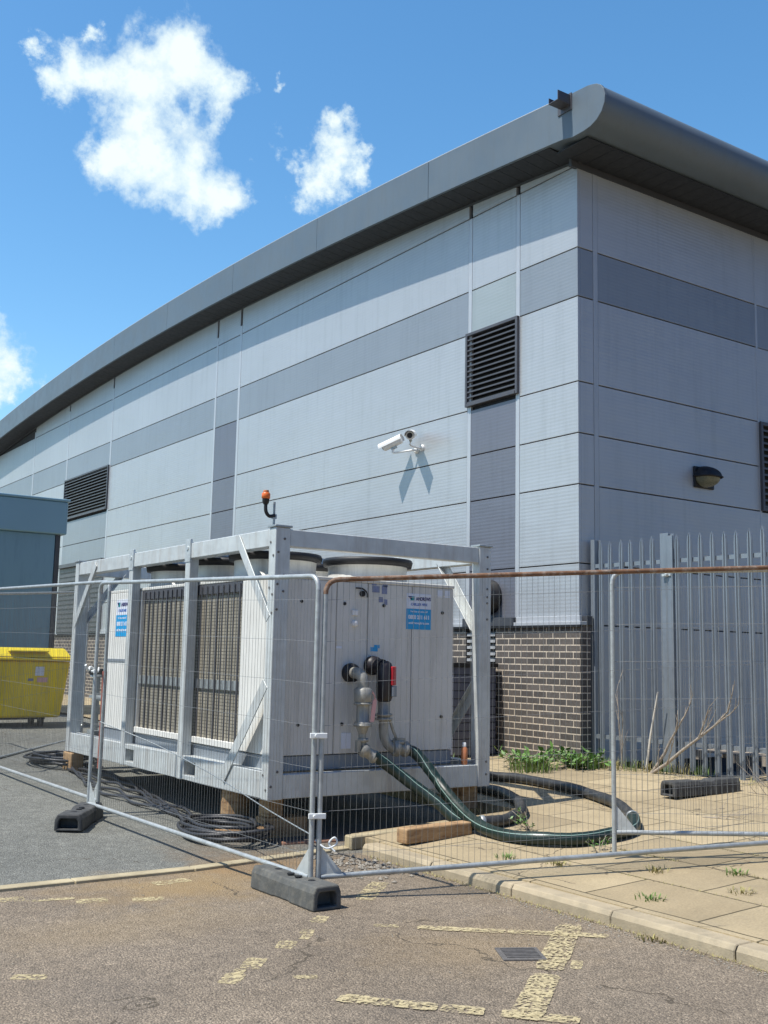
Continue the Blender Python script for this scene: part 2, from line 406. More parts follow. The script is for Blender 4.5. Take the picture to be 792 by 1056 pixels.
# ------------------------------------------------------------------ light
sun_dir=Vector((-1.,.12,1.9)).normalized()
el=math.asin(sun_dir.z); az=math.atan2(sun_dir.x,sun_dir.y)
sl=bpy.data.lights.new('sun','SUN'); sl.energy=4.2; sl.angle=R_(.53); sl.color=(1.,.955,.88)
so=bpy.data.objects.new('sun',sl); col.objects.link(so); so.rotation_euler=sun_dir.to_track_quat('Z','Y').to_euler(); so.location=(-10,5,30)
w=bpy.data.worlds.new('World'); scn.world=w; w.use_nodes=True; nt=w.node_tree
for n in list(nt.nodes): nt.nodes.remove(n)
out=nt.nodes.new('ShaderNodeOutputWorld'); bg=nt.nodes.new('ShaderNodeBackground'); bg.inputs['Strength'].default_value=.15
sky=nt.nodes.new('ShaderNodeTexSky'); sky.sky_type='NISHITA'; sky.sun_disc=False; sky.sun_elevation=el; sky.sun_rotation=az; sky.air_density=1.; sky.dust_density=.6; sky.ozone_density=1.1
tc=nt.nodes.new('ShaderNodeTexCoord'); D=tc.outputs['Generated']
clouds=[((68,68),22),((98,70),30),((140,85),48),((180,80),42),((215,95),34),((238,88),14),((120,150),34),((160,160),48),((195,175),44),((225,195),34),((245,200),16),((150,120),30),
 ((106,12),11),((44,40),10),((290,78),9),((292,165),24),((306,178),24),((325,165),29),((352,134),20),((366,155),20),((300,192),14),((340,162),28),
 ((0,385),30),((25,392),20),((0,420),22),((20,416),14),((-40,400),60),((-60,330),50),((-120,180),60),((900,120),40)]
# clouds beyond the frame so that the wider sky has some too
extra=[(Vector((-.9,.1,.35)),.2),(Vector((-.8,.6,.5)),.15)]
# domain-warped directions give the clouds ragged, natural outlines
wa=nt.nodes.new('ShaderNodeTexNoise'); wa.inputs['Scale'].default_value=11.; wa.inputs['Detail'].default_value=9.; wa.inputs['Roughness'].default_value=.64; L(nt,D,wa.inputs['Vector'])
wb=nt.nodes.new('ShaderNodeVectorMath'); wb.operation='MULTIPLY_ADD'; L(nt,wa.outputs['Color'],wb.inputs[0]); wb.inputs[1].default_value=(.13,.13,.13); 
wc=nt.nodes.new('ShaderNodeVectorMath'); wc.operation='SUBTRACT'; L(nt,D,wc.inputs[0]); wc.inputs[1].default_value=(.065,.065,.065); L(nt,wc.outputs[0],wb.inputs[2])
DW=wb.outputs[0]
wn=nt.nodes.new('ShaderNodeTexNoise'); wn.inputs['Scale'].default_value=9.; wn.inputs['Detail'].default_value=8.; wn.inputs['Roughness'].default_value=.62; L(nt,D,wn.inputs['Vector'])
wn2=nt.nodes.new('ShaderNodeTexNoise'); wn2.inputs['Scale'].default_value=34.; wn2.inputs['Detail'].default_value=9.; wn2.inputs['Roughness'].default_value=.6; L(nt,D,wn2.inputs['Vector'])
acc=None
for item in [(pixdir(*p),r/1105.) for p,r in clouds]+[(v.normalized(),r) for v,r in extra]:
    d,r=item
    vm=nt.nodes.new('ShaderNodeVectorMath'); vm.operation='DISTANCE'; L(nt,DW,vm.inputs[0]); vm.inputs[1].default_value=d
    x=mth(nt,'MULTIPLY_ADD',vm.outputs['Value'],-1./r,1.)      # 1 at centre, 0 at rim
    x=mth(nt,'MULTIPLY',x,min(1.,r*40)**.5)
    acc=x if acc is None else mth(nt,'SMOOTH_MAX',acc,x,.45)
n_a=mth(nt,'MULTIPLY',mth(nt,'SUBTRACT',wn.outputs['Fac'],.5),.9)
n_b=mth(nt,'MULTIPLY',mth(nt,'SUBTRACT',wn2.outputs['Fac'],.5),1.7)
dens=mth(nt,'ADD',mth(nt,'ADD',mth(nt,'MULTIPLY_ADD',acc,1.15,.06),n_a),n_b)
mask=ramp(nt,dens,[(-.0,0),(.15,.12),(.4,.5),(.7,.85),(1.,.96)]).outputs[0]
shade=ramp(nt,mth(nt,'ADD',dens,mth(nt,'MULTIPLY',n_b,.6)),[(.1,(3.6,4.1,4.8)),(.45,(4.0,4.4,4.9)),(.75,(4.2,4.45,4.8)),(1.,(4.5,4.6,4.8))]).outputs[0]
hsv=nt.nodes.new('ShaderNodeHueSaturation'); hsv.inputs['Saturation'].default_value=1.28; hsv.inputs['Value'].default_value=1.; L(nt,sky.outputs[0],hsv.inputs['Color'])
cm=mixc(nt,mask,hsv.outputs[0],shade)
# unseen sky behind the viewer dimmed and blued, added to darken the right wall
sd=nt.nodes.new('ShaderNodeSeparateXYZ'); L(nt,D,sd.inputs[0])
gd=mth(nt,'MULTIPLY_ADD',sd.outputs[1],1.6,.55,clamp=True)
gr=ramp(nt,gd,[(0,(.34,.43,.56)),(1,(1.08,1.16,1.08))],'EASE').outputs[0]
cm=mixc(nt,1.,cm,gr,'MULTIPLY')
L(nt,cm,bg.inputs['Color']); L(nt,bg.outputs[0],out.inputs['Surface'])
scn.view_settings.view_transform='Standard'; scn.view_settings.look='None'; scn.view_settings.exposure=.42; scn.view_settings.gamma=1.; scn.view_settings.use_curve_mapping=False

# ------------------------------------------------------------------ ground
def grid(x0,x1,y0,y1,z=0.,n=1):
    m=MB(); m.add([(x0,y0,z),(x1,y0,z),(x1,y1,z),(x0,y1,z)],[(0,1,2,3)]); return m
m=MB(); gys=[-600,0,5,7.7]+[8+i for i in range(13)]+[40,600]
m.add([(x,y,gy(y)) for y in gys for x in (-600,0,10,600)],[(j*4+i,j*4+i+1,j*4+i+5,j*4+i+4) for j in range(len(gys)-1) for i in range(3)])
structure(m.build('ground','asphalt'))
# paving: sloped sheet in two rectangles sharing the rise towards the wall
m=MB()
def sheet(m,x0,x1,y0,y1,nx,ny):
    vs=[];fs=[]
    for j in range(ny+1):
        for i in range(nx+1):
            x=x0+(x1-x0)*i/nx; y=y0+(y1-y0)*j/ny
            vs.append((x,y,pz(x,y)+.004+.006*noise.noise(Vector((x*1.2,y*1.2,0)))))
    for j in range(ny):
        for i in range(nx): a=j*(nx+1)+i; fs.append((a,a+1,a+nx+2,a+nx+1))
    m.add(vs,fs,True)
sheet(m,5.247,7.15,-25,7.95,10,60)
sheet(m,7.15,16,-25,7.95,20,60)
for j in range(60):
    ya=-25+32.95*j/60; yb=-25+32.95*(j+1)/60
    za=pz(5.247,ya)+.004+.006*noise.noise(Vector((5.247*1.2,ya*1.2,0))); zb_=pz(5.247,yb)+.004+.006*noise.noise(Vector((5.247*1.2,yb*1.2,0)))
    m.add([(5.247,ya,.05),(5.247,yb,.05),(5.247,yb,zb_),(5.247,ya,za)],[(0,1,2,3)])
sheet(m,7.15,10.3,7.95,40,10,60)
# closing edge of the raised area
m.add([(7.15,7.95,0),(7.15,40,0),(7.15,40,pz(7.15,40)+.004),(7.15,7.95,pz(7.15)+.01)],[(0,1,2,3)])
m.add([(5.25,7.95,0),(7.15,7.95,0),(7.15,7.95,pz(7.15)+.01),(5.25,7.95,pz(5.25)+.004)],[(0,1,2,3)])
structure(m.build('pavement','paving'))
# kerb stones
m=MB(); y=7.55
while y>-24:
    j=random.uniform(-.006,.006)
    if abs(y)<60: m.add([],[])
    x0=5.10+j; zt=.086+random.uniform(-.004,.004)
    m.prism([(x0,0,-.02),(x0,0,zt-.03),(x0+.02,0,zt),(5.27,0,zt),(5.27,0,-.02)],(0,.905,0),(0,y-.905,0)); y-=.915
structure(m.build('kerb','kerb',bevel=.006))
# flush edging strip between road and yard
m=MB(); x=-20
while x<5.0:
    dx=random.uniform(-.004,.004); ys=7.55+ (0 if x<3.6 else (x-3.6)*.13)
    L_=.9; y2=7.55+(0 if x+L_<3.6 else (x+L_-3.6)*.13)
    m.add([(x,ys+dx,-.05),(x+L_,y2+dx,-.05),(x+L_,y2+.11+dx,-.05),(x,ys+.11+dx,-.05),(x,ys+dx,.022),(x+L_,y2+dx,.022),(x+L_,y2+.11+dx,.022),(x,ys+.11+dx,.022)],[(0,3,2,1),(4,5,6,7),(0,1,5,4),(1,2,6,5),(2,3,7,6),(3,0,4,7)])
    x+=L_+.008
structure(m.build('kerb_edging','edging',bevel=.005))
# edging of paved area beside the container
m=MB(); m.prism([(5.1,7.72,0),(7.15,7.95,0),(7.15,8.06,0),(5.1,7.83,0)],(0,0,.115),(0,0,0))
structure(m.build('path_edge','edging',bevel=.01))

# faded yellow markings (irregular patches)
def patch(cx,cy,ax,ay,L1,W,seed,z=.004):
    z=.0018+.0007*((seed//10)%8)
    rr=random.Random(seed); ax=Vector((ax,ay,0)).normalized(); bx=Vector((-ax.y,ax.x,0)); P=[]
    n=96
    for k in range(n):
        a=2*math.pi*k/n; c_,s_=math.cos(a),math.sin(a)
        e=.28; px=L1/2*math.copysign(abs(c_)**e,c_); py=W*.62*math.copysign(abs(s_)**e,s_); q=noise.fractal(Vector((px*14+seed*3.1,py*14,seed*1.7)),1.,2.,4)
        px+=q*.010; py*=1+q*.16
        P.append(Vector((cx,cy,z))+ax*px+bx*py)
    m=MB(); m.add(P,[tuple(range(n))]); return structure(m.build('road_marking','paint'))
marks=[(2.17,7.29,.9,-.2,.20,.11),(2.62,7.0,.9,-.2,.2,.1),(2.95,6.87,1,-.3,.2,.09),(3.3,7.30,1,.1,.28,.1),
 (3.64,5.84,.7,.7,.17,.08),(3.42,5.62,.7,.7,.1,.07),(3.17,5.43,.7,.75,.17,.085),(2.84,5.2,.7,.75,.2,.09),(2.62,5.02,.7,.75,.18,.085),(1.775,5.55,.9,-.5,.17,.07),(2.95,4.85,1,-.5,.12,.05),
 (4.38,6.35,.42,.42,.6,.11)]
for i,a in enumerate(marks): patch(*a,seed=i)
def strip(p,q,W,seed,pieces):
    p=Vector(p);q=Vector(q)
    for i,(a,b) in enumerate(pieces):
        c=p.lerp(q,(a+b)/2); d=q-p; patch(c.x,c.y,d.x,d.y,d.length*(b-a),W,seed+i)
strip((4.03,5.365),(4.892,4.627),.08,50,[(0,.47),(.48,1.)])
strip((4.9,4.95),(3.45,3.78),.125,60,[(0,.56),(.6,1.)])
strip((2.9,4.47),(3.66,3.64),.09,70,[(.0,.42),(.44,.62),(.68,1.)])
for i,(a,b_,c_,d_,e_,f_) in enumerate([(2.40,7.16,.9,-.2,.3,.05),(3.35,5.52,.7,.7,.12,.05),(2.7,5.1,.7,.75,.1,.05),(4.3,4.3,.7,.6,.16,.05),(3.0,4.45,.6,-.7,.12,.04),(3.9,5.5,.8,-.7,.15,.05),(4.6,6.9,.5,.4,.18,.05)]): patch(a,b_,c_,d_,e_,f_,seed=90+i)
# small gully cover
t=thing('drain_cover',(4.17,4.6,0),'small square iron drain cover set in the brown asphalt by the yellow lines','drain cover')
mm=MB(); mm.obox((4.17,4.6,.004),(1,-.55,0),(.55,1,0),(0,0,1),.12,.12,.006); mm.build('cover_frame','iron',t,.002)
mm=MB()
for i in range(7):
    o_=(i-3)*.028
    for ax,ay in (((1,-.55,0),(.55,1,0)),):
        A=Vector(ax).normalized();B=Vector(ay).normalized(); mm.obox(Vector((4.17,4.6,.0125))+B*o_,A,B,(0,0,1),.095,.007,.003)
mm.build('cover_ribs','iron',t)

# ------------------------------------------------------------------ building
Xw,Yc=10.12,10.05
OV=9.58; KS=.9938
bt_=thing('metal_clad_building',(Xw,Yc,.3),'large silver grey metal-clad building with curved roof and dark brick base','building')
zb=lambda y: 1.6+(7.55-.0028*(y/KS-24.5)**2)*KS
zt=lambda y: 1.6+(8.20-.0030*(y/KS-24.6)**2)*KS
rows=[2.085,2.891,3.946,4.641,5.347,6.536,7.229,8.41]
G=.016
def lpanel(y0,y1,z0,z1,mat,arc=False,name='cladding_panel'):
    m=MB()
    if arc:
        n=max(2,int((y1-y0)/1.)); bot=[(Xw,y0+(y1-y0)*i/n,z0) for i in range(n+1)]; top=[(Xw,y0+(y1-y0)*i/n,zb(y0+(y1-y0)*i/n)-.08) for i in range(n,-1,-1)]
        if top[0][2]-z0<.04 or top[-1][2]-z0<.02: return
        m.prism(bot+top,(.05,0,0),(0,0,0))
    else: m.box(Xw,Xw+.05,y0,y1,z0,z1)
    return m.build(name,mat,bt_,.003)
bays=[(10.05,11.21,'a'),(11.30,12.30,'louvre1'),(12.39,20.0,'b'),(20.10,21.13,'char'),(21.22,27.45,'c'),(27.55,31.0,'louvre2'),(31.1,34.3,'d'),(34.4,41,'e')]
for (y0,y1,k) in bays:
    for i in range(len(rows)):
        z0=rows[i]+G/2; z1=(rows[i+1]-G/2) if i<len(rows)-1 else None
        if z1 is None: lpanel(y0,y1,z0,0,'clad_light',True); continue
        mt='clad_mid' if i==5 else 'clad_light'
        if k=='louvre1':
            if i==5: mt='clad_green'
            if i==4: continue
            if i<4: mt='clad_dark'; 
        if k=='char' and i<5: mt='clad_dark'
        if k=='louvre2':
            if i==4: continue
            if i<2: continue
            if i<4: mt='clad_mid'
            if i==5: mt='clad_mid'
        lpanel(y0,y1,z0,z1,mt)
# vertical trims
for (y0,y1,zb0,zt0) in [(11.217,11.293,2.0,8.4),(12.307,12.383,2.0,8.4),(20.007,20.093,2.0,8.6),(21.137,21.213,2.0,8.6),(27.457,27.543,2.0,8.7),(31.007,31.093,2.0,8.7),(34.307,34.393,2.0,8.6)]:
    m=MB(); m.box(Xw-.004,Xw+.04,y0-.004,y1+.002,zb0,zt0); m.build('cover_strip','trim_pale',bt_,.003)
# wall head trim following the arc
m=MB(); n=36
P=[(Xw-.01,10.0+31*i/n,zb(10.0+31*i/n)-.085) for i in range(n+1)]+[(Xw-.01,10.0+31*i/n,zb(10.0+31*i/n)-.0) for i in range(n,-1,-1)]
m.prism(P,(.05,0,0),(0,0,0)); m.build('wall_head_trim','trim_dark',bt_)
# right wall
def rpanel(x0,x1,z0,z1,mat='clad_light'):
    m=MB(); m.box(x0,x1,Yc,Yc+.05,z0,z1); return m.build('cladding_panel',mat,bt_,.003)
rrows=[.35]+rows+[8.50]
rb=[(10.172,10.415),(10.51,14.0),(14.9,22),(22.1,30),(30.1,44)]
for (x0,x1) in rb:
    for i in range(len(rrows)-1):
        z0=rrows[i]+G/2; z1=rrows[i+1]-G/2
        if i==0: z0=.3
        rpanel(x0,x1,z0,z1,'clad_mid' if i==6 else 'clad_light')
rpanel(14.05,14.85,5.36,6.53); rpanel(14.05,14.85,6.54,7.225,'clad_mid'); rpanel(14.05,14.85,7.236,8.49); rpanel(14.05,14.85,.3,3.93)
for x0,x1 in ((10.425,10.50),(14.005,14.045),(14.855,14.895),(22.01,22.09),(30.01,30.09)):
    m=MB(); m.box(x0-.006,x1+.004,Yc-.004,Yc+.04,.3 if x0>10.6 else 2.,8.49); m.build('cover_strip','clad_light',bt_,.003)
m=MB(); m.box(10.0,44,Yc-.012,Yc+.04,8.36,8.50); m.build('wall_head_trim','trim_dark',bt_)
# core
m=MB(); n=30
P=[(10.172,10.102,.0),(10.172,41,.0)]+[(10.172,41-(41-10.102)*i/n,zb(41-(41-10.102)*i/n)-.02) for i in range(n+1)]
m.prism(P,(34,0,0),(0,0,0)); m.build('wall_core','core',bt_)
# brick plinth : left of louvre, pillar at corner
m=MB(); m.box(10.06,10.168,9.975,11.64,.1,2.075); m.build('brick_plinth','brick',bt_,.004)
m=MB(); m.box(10.06,10.168,12.30,27.4,.1,2.075); m.build('brick_plinth','brick',bt_,.004)
m=MB(); m.box(10.06,10.168,27.4,40.95,.1,2.075); m.build('brick_plinth','brick',bt_,.004)
m=MB(); m.box(10.06,10.168,11.64,12.30,.1,1.30); m.build('brick_plinth','brick',bt_,.0)
m=MB(); m.box(10.168,10.25,9.975,10.10,.1,2.075); m.build('brick_return','brick',bt_,.0)
# sills
m=MB(); m.box(10.035,10.16,9.95,11.235,2.078,2.125); m.box(10.075,10.12,10.0,11.235,2.125,2.2);m.build('sill_flashing','trim_pale',bt_,.004)
m=MB(); m.box(10.04,10.16,12.365,27.4,2.078,2.125); m.box(10.075,10.12,12.365,27.4,2.125,2.2);m.build('sill_flashing','trim_pale',bt_,.004)
m=MB(); m.box(10.03,10.16,11.245,12.355,2.078,2.2); m.build('sill_flashing','trim_dark',bt_,.004,label='dark sill flashing under charcoal strip')
m=MB(); m.box(10.16,10.27,9.95,10.04,2.078,2.2); m.build('sill_flashing','trim_dark',bt_,.004)
m=MB(); m.box(10.02,10.07,9.94,41,2.05,2.077); m.build('drip_edge','black',bt_)
# louvres
def louvre(y0,y1,z0,z1,n,slat='louvre',frame='louvre',fw_=.045,label=None):
    m=MB()
    m.box(Xw-.05,Xw+.05,y0,y0+fw_,z0,z1); m.box(Xw-.05,Xw+.05,y1-fw_,y1,z0,z1); m.box(Xw-.05,Xw+.05,y0+fw_,y1-fw_,z1-fw_,z1); m.box(Xw-.06,Xw+.05,y0+fw_,y1-fw_,z0,z0+fw_)
    fo=m.build('louvre',frame,bt_,.003)
    if label: fo['label']=label
    m=MB(); H=(z1-z0-2*fw_)/n
    for i in range(n):
        zc=z0+fw_+H*(i+.5)
        m.prism([(Xw-.035,0,zc-H*.42),(Xw-.028,0,zc-H*.42-.004),(Xw+.045,0,zc+H*.18),(Xw+.04,0,zc+H*.2)],(0,y1-y0-2*fw_,0),(0,y0+fw_,0))
        m.box(Xw-.042,Xw-.03,y0+fw_,y1-fw_,zc-H*.45,zc-H*.18)
    s=m.build('louvre_slats',slat,fo)
    m=MB(); m.box(Xw+.046,Xw+.051,y0+fw_,y1-fw_,z0+fw_,z1-fw_); m.build('louvre_backing','black',fo)
louvre(11.22,12.40,5.40,6.55,13,label='dark louvre near the building corner')
louvre(27.5,31.05,5.40,6.60,13,label='dark louvre high on the far left of the wall')
# brick louvre
m=MB()
for i in range(8):
    zc=1.345+.09*i
    m.prism([(Xw-.05,0,zc-.03),(Xw-.045,0,zc-.035),(Xw+.03,0,zc+.03),(Xw+.025,0,zc+.035)],(0,.62,0),(0,11.66,0)); m.box(Xw-.055,Xw-.043,11.66,12.28,zc-.035,zc+.005)
m.build('louvre','louvre_light',bt_,label='pale slatted louvre in the brick base')
m=MB(); m.box(Xw+.03,Xw+.035,11.64,12.30,1.3,2.05); m.build('louvre_backing','black',bt_)
# dark lower louvre bay far left
m=MB(); m.box(Xw-.03,Xw+.05,27.5,31.05,2.1,4.0)
for i in range(14): m.box(Xw-.05,Xw-.03,27.55,31.0,2.15+i*.13,2.15+i*.13+.06)
m.box(Xw-.12,Xw+.0,27.45,31.1,3.98,4.08)
m.build('louvre_door','louvre',bt_,label='dark slatted door panel at the far left')
# right wall louvre
m=MB(); m.box(14.02,14.07,Yc-.05,Yc+.04,3.95,5.34); m.box(14.83,14.88,Yc-.05,Yc+.04,3.95,5.34); m.box(14.07,14.83,Yc-.05,Yc+.04,5.29,5.34); m.box(14.07,14.83,Yc-.05,Yc+.04,3.95,4.0)
fo=m.build('louvre','louvre',bt_,.003,label='dark louvre on the shaded wall')
m=MB(); H=1.29/13
for i in range(13):
    zc=4.0+H*(i+.5); m.box(14.07,14.83,Yc-.045,Yc-.032,zc-H*.45,zc-H*.15); m.prism([(0,Yc-.035,zc-H*.42),(0,Yc+.045,zc+H*.18),(0,Yc+.04,zc+H*.22),(0,Yc-.035,zc-H*.35)],(.76,0,0),(14.07,0,0))
m.build('louvre_slats','louvre',fo)
m=MB(); m.box(14.07,14.83,Yc+.046,Yc+.05,4.0,5.29); m.build('louvre_backing','black',fo)
# round vent cowl
m=MB(); c=(Xw,11.82,2.50)
m.lathe(c,(-1,0,0),[(0,.25),(.05,.25),(.06,.24),(.16,.24),(.20,.19),(.20,.16),(.12,.14),(.10,.0)],32); m.build('vent_cowl','black',bt_)
# roof
bull=[(9.655,8.508),(9.45,8.512),(9.33,8.53),(9.22,8.575),(9.13,8.655),(9.08,8.76),(9.07,8.86),(9.095,8.955),(9.15,9.03),(9.22,9.075),(9.30,9.10),(9.38,9.118)]
bull=[(y*KS,1.6+(z-1.6)*KS) for y,z in bull]
def prof(inset=0.,yend=42,y0=9.8,n=40,thick=True):
    top=[(y0+(yend-y0)*i/n,zt(y0+(yend-y0)*i/n)-inset) for i in range(n+1)]
    bot=[(y,zb(y)-.0+inset) for (y,_) in reversed(top)]
    return top,bot
top,bot=prof()
poly=[(OV,y,z) for (y,z) in top]+[(OV,y,z) for (y,z) in bot]+[(OV,y,z) for (y,z) in bull]
# verge fascia in lengths with fine joints
def slicep(ya,yb):
    n=max(3,int((yb-ya)/.5)); ys=[ya+(yb-ya)*i/n for i in range(n+1)]
    return [(OV,y,zt(y)) for y in ys]+[(OV,y,zb(y)) for y in reversed(ys)]
m=MB(); 
first=[(OV,9.8+(12.75-9.8)*i/6,zt(9.8+(12.75-9.8)*i/6)) for i in range(7)]+[(OV,12.75-(12.75-9.8)*i/6,zb(12.75-(12.75-9.8)*i/6)) for i in range(7)]+[(OV,y,z) for (y,z) in bull]
m.prism(first,(.05,0,0),(0,0,0)); rf=m.build('roof_fascia','roofing',bt_,.004)
y=12.756
while y<41.9:
    ye=min(y+3.35,42); m=MB(); m.prism(slicep(y,ye),(.05,0,0),(0,0,0)); m.build('roof_fascia','roofing',bt_,.0); y=ye+.007
# roof body
ins=.012
ptop=[(y,zt(y)-ins) for y,_ in top]; pbot=[(y,zb(y)+ins-.0) for y,_ in bot]
pbull=[]
cy_,cz_=9.45,8.82
for (y,z) in bull: 
    d=Vector((cy_-y,cz_-z)); d.normalize(); pbull.append((y+d.x*ins,z+d.y*ins))
P=[(OV+.045,y,z) for (y,z) in ptop+pbot+pbull]
n=len(P); m=MB(); xs=[OV+.045,30,44]
vs=[(x,p[1],p[2]) for x in xs for p in P]; fs=[]
for k in range(len(xs)-1):
    for i in range(n): fs.append((k*n+i,k*n+(i+1)%n,(k+1)*n+(i+1)%n,(k+1)*n+i))
m.add(vs,fs,True); ro=m.build('roof','roofing',bt_)
md=ro.modifiers.new('e','EDGE_SPLIT'); md.split_angle=R_(35)
# thin raised lip along verge top (bright edge)
m=MB(); m.tube([(OV+.01,y,zt(y)+.006) for y,_ in top[::1]],.012,6); m.build('verge_lip','trim_pale',bt_)
# soffit planks: under verge and under the bullnose eave
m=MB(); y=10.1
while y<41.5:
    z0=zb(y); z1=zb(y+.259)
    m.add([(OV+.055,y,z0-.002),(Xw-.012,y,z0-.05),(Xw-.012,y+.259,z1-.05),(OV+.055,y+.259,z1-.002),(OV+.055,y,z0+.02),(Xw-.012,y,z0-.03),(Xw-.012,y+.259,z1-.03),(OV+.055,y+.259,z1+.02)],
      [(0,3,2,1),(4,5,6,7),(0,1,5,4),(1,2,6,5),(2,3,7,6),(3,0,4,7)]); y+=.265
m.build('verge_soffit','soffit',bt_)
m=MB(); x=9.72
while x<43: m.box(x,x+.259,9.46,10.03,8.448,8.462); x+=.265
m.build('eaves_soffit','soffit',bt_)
# floodlight bracket on fascia near corner (dark channel)
t=thing('roof_bracket',(OV,9.72,8.95),'small dark channel bracket sticking out from the roof fascia near the corner','bracket')
m=MB(); m.box(OV-.24,OV-.002,9.62,9.80,8.93,8.945); m.box(OV-.24,OV-.002,9.62,9.632,8.945,9.07); m.box(OV-.24,OV-.002,9.788,9.80,8.945,9.02); m.box(OV-.015,OV-.002,9.60,9.86,8.86,9.10)
m.build('channel','louvre',t,.003)
# wall lamp
t=thing('wall_light',(12.66,Yc,4.3),'black bulkhead wall light with yellowish lens on the shaded wall','wall light')
m=MB(); vs=[];fs=[]
def dome(m,sz0,sz1,rx,ry,rz,c,n1=20,n2=8):
    vs=[];fs=[]
    for j in range(n2+1):
        ph=sz0+(sz1-sz0)*j/n2
        for i in range(n1+1):
            th=math.pi*i/n1
            cx_=math.copysign(abs(math.cos(th))**.6,math.cos(th)); sy_=math.sin(th)**.8
            vs.append((c[0]+rx*cx_*math.cos(ph),c[1]-ry*sy_*math.cos(ph),c[2]+rz*math.sin(ph)))
    for j in range(n2):
        for i in range(n1): a=j*(n1+1)+i; fs.append((a,a+1,a+n1+2,a+n1+1))
    m.add(vs,fs,True)
dome(m,0,math.pi/2,.225,.24,.165,(12.66,Yc-.02,4.31)); m.box(12.44,12.88,Yc-.035,Yc-.001,4.15,4.46); m.build('housing','black',t,.01)
m=MB(); dome(m,-math.pi/2,0,.20,.215,.14,(12.66,Yc-.02,4.30)); m.build('lens','lens',t)
m=MB(); pts=[(12.66+.228*math.copysign(abs(math.cos(a))**.6,math.cos(a)),Yc-.02-.243*math.sin(a)**.8,4.31) for a in [math.pi*i/20 for i in range(21)]]; m.tube(pts,.014,6); m.build('rim','black',t)
# small dark sensors/marks on wall skipped; CCTV cameras
def cctv(base,pivot,direction,label):
    b=Vector(base);p=Vector(pivot);d=Vector(direction).normalized()
    t=thing('cctv_camera',b,label,'security camera','security cameras on the wall')
    m=MB(); m.lathe(b,(-1,0,0),[(0,.055),(.03,.05),(.035,.03)],16); m.tube(smoothpath([b,b+Vector((-.1,0,-.01)),p+Vector((0,0,-.09)),p+Vector((0,0,-.03))],5),.016,8); m.build('wall_bracket','white',t)
    r=d.cross(Vector((0,0,1))).normalized(); u=r.cross(d)
    q=p+u*.07
    m=MB(); m.lathe(q-d*.17,d,[(0,.05),(.01,.066),(.04,.07),(.31,.07),(.335,.066),(.34,.05)],20); m.build('camera_body','white',t)
    m=MB(); n=9
    arc_=[(math.radians(-10+200*i/(n-1))) for i in range(n)]
    P=[q+r*(.086*math.cos(a))+u*(.084*math.sin(a)) for a in arc_]+[q+r*(.080*math.cos(a))+u*(.078*math.sin(a)) for a in reversed(arc_)]
    m.prism(P,d*.42,-d*.19); m.build('sun_shield','white',t)
    m=MB(); m.lathe(q+d*.1705,d,[(0,.044),(.008,.044),(.008,.036),(.003,.0)],16); m.build('camera_lens','black',t)
    m=MB(); m.obox(p-u*.01,d,r,u,.05,.02,.02); m.build('joint','galv_dull',t)
cctv((Xw,13.66,4.93),(Xw-.27,13.93,4.99),(-.55,1.,-.42),'white security camera pointing left, left one of the pair on the wall')
cctv((Xw,13.52,4.95),(Xw-.25,13.50,5.05),(-.62,-.72,-.22),'white security camera pointing at the viewer, right one of the pair on the wall')

# ------------------------------------------------------------------ container-frame (hired chiller skid)
fr=thing('steel_lifting_frame',(5.75,10.75,.38),'open galvanised steel container frame standing around the chiller on timber blocks','steel frame')
X0,X1,Y0,Y1,Z0,Z1=4.535,7.0,8.17,13.33,.385,2.72
pw=.15
def post(x0,x1,y0,y1,name='corner_post'):
    m=MB(); m.box(x0,x1,y0,y1,Z0,Z1); p=m.build(name,'frame_paint',fr,.008,2); return p
for (x0,x1,y0,y1) in [(X0,X0+.15,Y0,Y0+.12),(X1-.15,X1,Y0,Y0+.12),(X0,X0+.15,Y1-.12,Y1),(X1-.15,X1,Y1-.12,Y1)]:
    p=post(x0,x1,y0,y1)
    m=MB(); m.box(x0-.012,x1+.012,y0-.012,y1+.012,Z1+.001,Z1+.02); m.build('cap_plate','galv_dull',p,.003)
    if y0<9:
        for i,zz in enumerate([2.62,2.5,2.3,2.22,2.16,2.0,.62,.50]):
            m=MB(); m.lathe((((x0+.03) if i%2 else x0+.09) if x0<5 else x1-.05,y0-.0,zz),(0,-1,0),[(0,.011),(.006,.011)],8); m.build('bolt','iron',p)
            if x0<5: m=MB(); m.lathe((x0,y0+(.03 if i%3 else .085),zz-.03),(-1,0,0),[(0,.011),(.006,.011)],8); m.build('bolt','iron',p)
for y in (9.92,11.42):
    p=post(X0,X0+.1,y,y+.11,'side_post')
    m=MB(); m.box(X0-.006,X0+.02,y-.005,y+.115,Z1-.2,Z1+.03); m.lathe((X0-.006,y+.055,Z1-.06),(-1,0,0),[(0,.022),(.008,.022)],10); m.build('bolt_plate','galv',p,.002)
for y in (9.97,11.66): 
    m=MB(); m.box(X1-.1,X1,y,y+.11,Z0,Z1); m.build('side_post','frame_paint',fr,.006)
